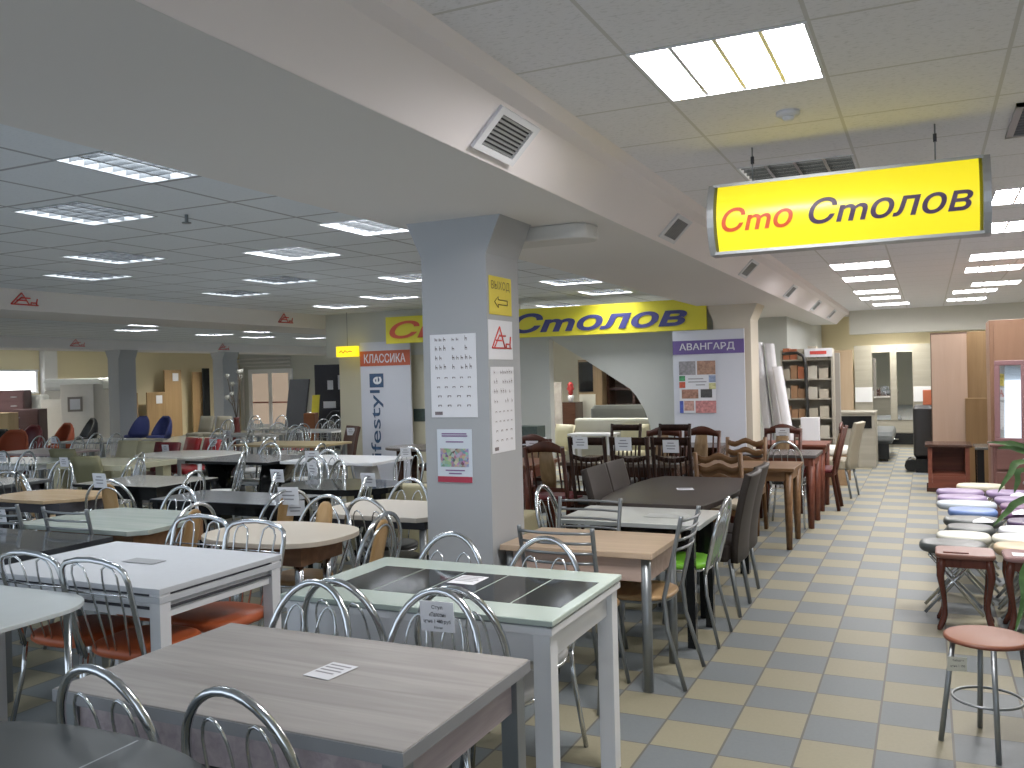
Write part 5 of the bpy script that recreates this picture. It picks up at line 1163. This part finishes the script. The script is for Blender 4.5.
for x0_ in (-.6, -.1, .5): obj('side_panel', MB().box(x0_, x0_+.05, -.15, .199, .003, 1.75), DKW, bs_)
for k in range(5): obj('shelf', MB().box(-.55, .5, -.14, .198, .3+.34*k, .33+.34*k), DKW, bs_)
for x_, y_, r_, lb in ((-4.05, 12.75, 180, 'white upholstered chair before the ivory sofa, right one'), (-5.0, 12.6, 150, 'white upholstered chair before the ivory sofa, left one')): chair('low', 'ivory', x_, y_, r_, lb)
wt_ = table('white small table before the ivory sofa', -4.9, -4.2, 12.35, 12.75, WHITE, .74, .03, None, None, leg=WHITE, ls=.05, li=.04)
o = thing('catalogue_pile', 'dark and white catalogue pile by left edge of the partition', 'papers', *P(529, 432, .95), .003)
obj('stand', MB().box(-.2, .2, -.15, .15, 0, .8), BROWNL, o); obj('pile', MB().box(-.19, .17, -.13, .13, .801, .88), PAPER, o); obj('pile', MB().box(-.15, .16, -.12, .12, .881, 1.02), plain('dark_catalogue', (.04, .06, .05), .5, 0, .6, 25), o)
# ivory sofa back left of the column and carved bench
cs = thing('sofa', 'pale yellow sofa back directly left of the column in mid hall', 'sofa', -3.95, 6.75)
YV = plain('pale_yellow_vinyl', (.40, .36, .22), .5)
obj('backrest', MB().box(-.8, .8, -.2, -.05, .1, .70), YV, cs, .02); obj('seat', MB().box(-.8, .8, -.049, .5, .1, .42), YV, cs, .02)
for sx_ in (-.72, .72):
    for sy_ in (-.15, .4): obj('leg', MB().box(sx_-.03, sx_+.03, sy_-.03, sy_+.03, .002, .099), BLACK, cs)
chair('carved', 'black', -5.35, 10.4, 180, 'dark carved wooden chair left of the column by dark round-ended table')
chair('carved', 'black', -6.0, 10.42, 172, 'dark carved wooden chair next to the orange headed panel')
o = thing('notice_pad', 'small dark printed pad on the wall left of the column', 'notice', -7.2, 11.992, .95); obj('card', MB().box(-.14, .16, -.01, .01, 0, .2), plain('dark_catalogue', (.04, .06, .05), .5, 0, .6, 25), o)
s_ = thing('hanging_sign', 'small yellow lit sign with red script at beam by orange headed panel', 'sign', -8.40, 11.75, 2.0)
obj('case', MB().box(-.19, .19, -.05, .05, 0, .17), glow('lit_yellow_small', (.9, .68, .01), .8, (.6, .5, .02)), s_, .006)
obj('hanging_wire', MB().tube([(0, 0, .17), (0, 0, CZ-2.0)], .006, 5), GREYM, s_)
obj('lettering', MB().tube([(-.12, -.056, .07), (-.08, -.056, .1), (-.05, -.056, .06), (-.01, -.056, .1), (.03, -.056, .07), (.08, -.056, .09), (.12, -.056, .08)], .007, 5), REDP, s_)

# ------------------------------------------------------------------ far left background
def at_x(px, X):   # ground plan point on the plane x = X under a photo column
    d = ray(px, 400); return d.y*X/d.x
WDD = wood('honey_door_wood', (.26, .165, .075), (.33, .215, .105), 'Z', 3, .5)
for px0, px1, zt, X, lb in ((165, 182, 2.1, -21.6, 'tall honey wooden door leaf leaning on pale yellow wall'), (147, 166, 1.42, -21.5, 'half-height honey wooden panel left of tall door leaf'), (193, 205, 2.03, -21.6, 'honey wooden door leaf left of the rear column'), (128, 138, 1.42, -21.6, 'narrow honey panel beside the farther left column')):
    y0_, y1_ = at_x(px0, X), at_x(px1, X)
    o = box_thing('door_leaf', lb, 'door leaf', X-.04, X, y0_, y1_, 0, zt, WDD)
    if px0 in (147, 165): obj('paper_note', MB().box(.0205, .026, -.02, .22, zt-.35, zt-.1), PAPER, o)
y0_ = at_x(203, -21.4); box_thing('furniture_panel', 'black narrow panel leaning beside rear column', 'panel', -21.42, -21.38, y0_, y0_+.3, 0, 2.15, BLACK)
# white double door
dw = bpy.data.objects.new('door_1', None); C.objects.link(dw); dw.location = (-20.6, 24.26, 0); dw['kind'] = 'structure'
fr = MB()
for x0_, x1_, z0_, z1_ in ((-.95, -.8, .003, 2.1), (-.07, .07, .003, 2.1), (.8, .95, .003, 2.1), (-.799, -.071, 1.95, 2.1), (.071, .799, 1.95, 2.1), (-.799, -.071, .003, .2), (.071, .799, .003, .2)): fr.box(x0_, x1_, -.04, .03, z0_, z1_)
obj('door_frame', fr, plain('white_pvc', (.80, .83, .88), .4), dw)
for q in (-1, 1): obj('pane', MB().box(q*.435-.363, q*.435+.363, -.01, .01, .201, 1.949), glow('lit_room_behind_pane', (.85, .66, .5), .2, (.4, .3, .24)), dw); obj('push_bar', MB().box(q*.435-.36, q*.435+.36, -.03, -.012, .92, .97), plain('red_bar', (.25, .07, .05), .5), dw)
for k, (o_, z) in enumerate(((1.15, 2.2), (1.4, 2.33), (1.65, 2.46))):
    struct('trim_%d' % (9+k), MB().tube([(-20.6-o_, 24.2, 0.01), (-20.6-o_, 24.2, z), (-20.6+.9, 24.2, z)], .035, 6), PLASTER)
def bg_later():
    x, y = at_px(291, 20.2); o = thing('leaning_panel', 'dark grey panel leaning right of the white double door', 'panel', x, y, 0, 22)
    sh = MB().box(-.22, .22, -.06, .06, .0, 1); sh.v = [(x_+.22*z, y_, .003+z*1.68) for x_, y_, z in sh.v]; obj('panel', sh, plain('charcoal_panel', (.06, .06, .065), .5), o)
    x, y = at_px(311, 19.6); o = thing('yellow_strip_board', 'bright yellow narrow board leaning over orange box', 'board', x, y, 0, 22)
    sh = MB().box(-.08, .08, -.02, .02, 0, 1); sh.v = [(x_+.12*z, y_, .003+z*1.32) for x_, y_, z in sh.v]; obj('board', sh, plain('bright_yellow', (.6, .5, .02), .5), o)
    bgbox('storage_box', 'orange box below the bright yellow board', 'box', 303, 314, 18.8, .4, 0, .95, plain('burnt_orange', (.28, .09, .03), .6))
    bk, w_ = bgbox('shelf_unit', 'tall black shelf unit with white price sheets near orange headed panel', 'shelf', 315, 343, 21.2, .4, 0, 2.02, INK)
    for a, z0_, ww, hh in ((-.02, 1.42, .1, .22), (.17, 1.42, .13, .34), (-.1, .98, .22, .16)): obj('price_sheet', MB().box(a*w_*2-.0, (a+ww)*w_*2, -.012, -.0005, z0_, z0_+hh), PAPER, bk)
    cb_, w_ = bgbox('cabinet', 'white cabinet front beside tall black shelf unit', 'cabinet', 345, 357, 20.7, .3, 0, 2.0, plain('brown_cab', (.11, .06, .04), .5))
    obj('door', MB().box(-w_/2+.01, w_/2-.01, -.03, -.001, 1.2, 1.98), WHITE, cb_)
    obj('shelf_strip', MB().box(-w_/2+.01, w_/2-.01, -.03, -.001, .88, 1.0), plain('pale_strip', (.5, .46, .3), .5), cb_)
# wrapped furniture and chests
MARO = plain('maroon_board', (.075, .035, .038), .45)
def at_px(px, D):   # ground plan point D metres deep along the view
    d = ray(px, 400); d = d/(d.dot(FW)); return d.x*D, d.y*D
def bgbox(name, lb, cat, px0, px1, D, dep, z0, z1, mat, bev=.01):
    x0_, y0_ = at_px(px0, D); x1_, y1_ = at_px(px1, D); w_ = math.hypot(x1_-x0_, y1_-y0_)
    t = thing(name, lb, cat, (x0_+x1_)/2, (y0_+y1_)/2, z0, math.degrees(math.atan2(y1_-y0_, x1_-x0_)))
    obj('body', MB().box(-w_/2, w_/2, 0, dep, .002, z1-z0), mat, t, bev); return t, w_
WRAP = plain('white_plastic_wrap', (.80, .81, .77), .3, 0, .12, 3); WRG = plain('grey_white_panel', (.62, .60, .56), .5)
t, w_ = bgbox('chest', 'tall maroon chest of drawers below the bright window', 'chest', -12, 24, 21.6, .35, 0, 1.60, MARO)
for k in range(3): d = obj('drawer', MB().box(-w_/2+.02, w_/2-.02, -.02, -.001, .9+.22*k, 1.08+.22*k), MARO, t); obj('handle', MB().tube([(w_*.15, -.03, .99+.22*k), (w_*.32, -.03, .99+.22*k)], .014, 6), ALU, d)
t, w_ = bgbox('chest', 'lower maroon chest right of the tall one with small white labels', 'chest', 12, 38, 20.5, .4, 0, 1.15, MARO)
for k in range(2): d = obj('drawer', MB().box(-w_/2+.02, w_/2-.02, -.02, -.001, .55+.26*k, .78+.26*k), MARO, t); obj('handle', MB().tube([(-w_*.4, -.03, .7+.26*k), (-w_*.2, -.03, .7+.26*k)], .014, 6), ALU, d)
bgbox('box', 'light wooden box at left edge in front of maroon chests', 'box', -10, 8, 19.6, .4, 0, 1.1, wood('pale_box_wood', (.46, .34, .18), (.54, .40, .23), 'Z', 3, .6))
bgbox('wrapped_furniture', 'greenish white wrapped pack right of maroon chests', 'wrapped furniture', 27, 43, 22.0, .35, 0, 1.47, WRAP, .06)
bgbox('wrapped_furniture', 'grey-white cupboard with framed sheet before the farther left column', 'wrapped furniture', 60, 94, 21.2, .5, 0, 1.70, WRG, .02)[0]
t = bgbox('furniture_panel', 'narrow grey panel pair left of grey-white cupboard', 'panel', 41, 61, 21.6, .1, 0, 1.35, WRG)[0]
bgbox('wrapped_furniture', 'white plastic covered mattress pile on top of the cupboard', 'wrapped furniture', 42, 102, 22.7, .8, 1.55, 1.86, WRAP, .1)
bgbox('furniture_panel', 'pale cupboard supporting the plastic covered mattresses', 'panel', 44, 102, 22.7, .7, 0, 1.548, WRG)
fs_ = thing('framed_sheet', 'small framed white sheet hung on grey-white cupboard', 'notice', *at_px(75, 21.1), 1.05, 47); obj('frame', MB().box(-.16, .16, -.02, 0, 0, .35), plain('grey_frame', (.25, .22, .2), .5), fs_); obj('sheet', MB().box(-.11, .11, -.024, -.0205, .05, .3), PAPER, fs_)
bg_later()
x, y = at_px(236, 21.5)
o = thing('flower_arrangement', 'tall dried flower arrangement left of the white double door', 'flowers', x, y)
obj('vase', MB().lathe([(.08, .003), (.11, .3), (.06, .75), (.08, .8)], 14), plain('dark_red_vase', (.14, .03, .025), .35), o)
rnd = random.Random(5)
for k in range(7):
    a = rnd.random()*6.28; r_ = .1+.12*rnd.random(); h_ = 1.2+.75*rnd.random()
    s = obj('stem', MB().tube([(0, 0, .75), (r_*.4*math.cos(a), r_*.4*math.sin(a), 1.1), (r_*math.cos(a), r_*math.sin(a), h_)], .01, 5), plain('twig', (.08, .06, .04), .8), o)
    obj('bloom', MB().lathe([(.01, h_-.06), (.06, h_), (.04, h_+.06)], 8, r_*math.cos(a), r_*math.sin(a)), plain('pale_bloom', (.5, .48, .42), .8), s)

# ------------------------------------------------------------------ light
w = bpy.data.worlds.new('world'); bpy.context.scene.world = w; w.use_nodes = True
bg = w.node_tree.nodes['Background']; bg.inputs[0].default_value = (.76, .87, 1, 1); bg.inputs[1].default_value = 1.05
sc = bpy.context.scene
sc.view_settings.view_transform = 'Standard'; sc.view_settings.exposure = 0.74; sc.view_settings.gamma = 1.1
sc.cycles.max_bounces = 6; sc.cycles.diffuse_bounces = 4; sc.cycles.glossy_bounces = 4; sc.cycles.sample_clamp_indirect = 4
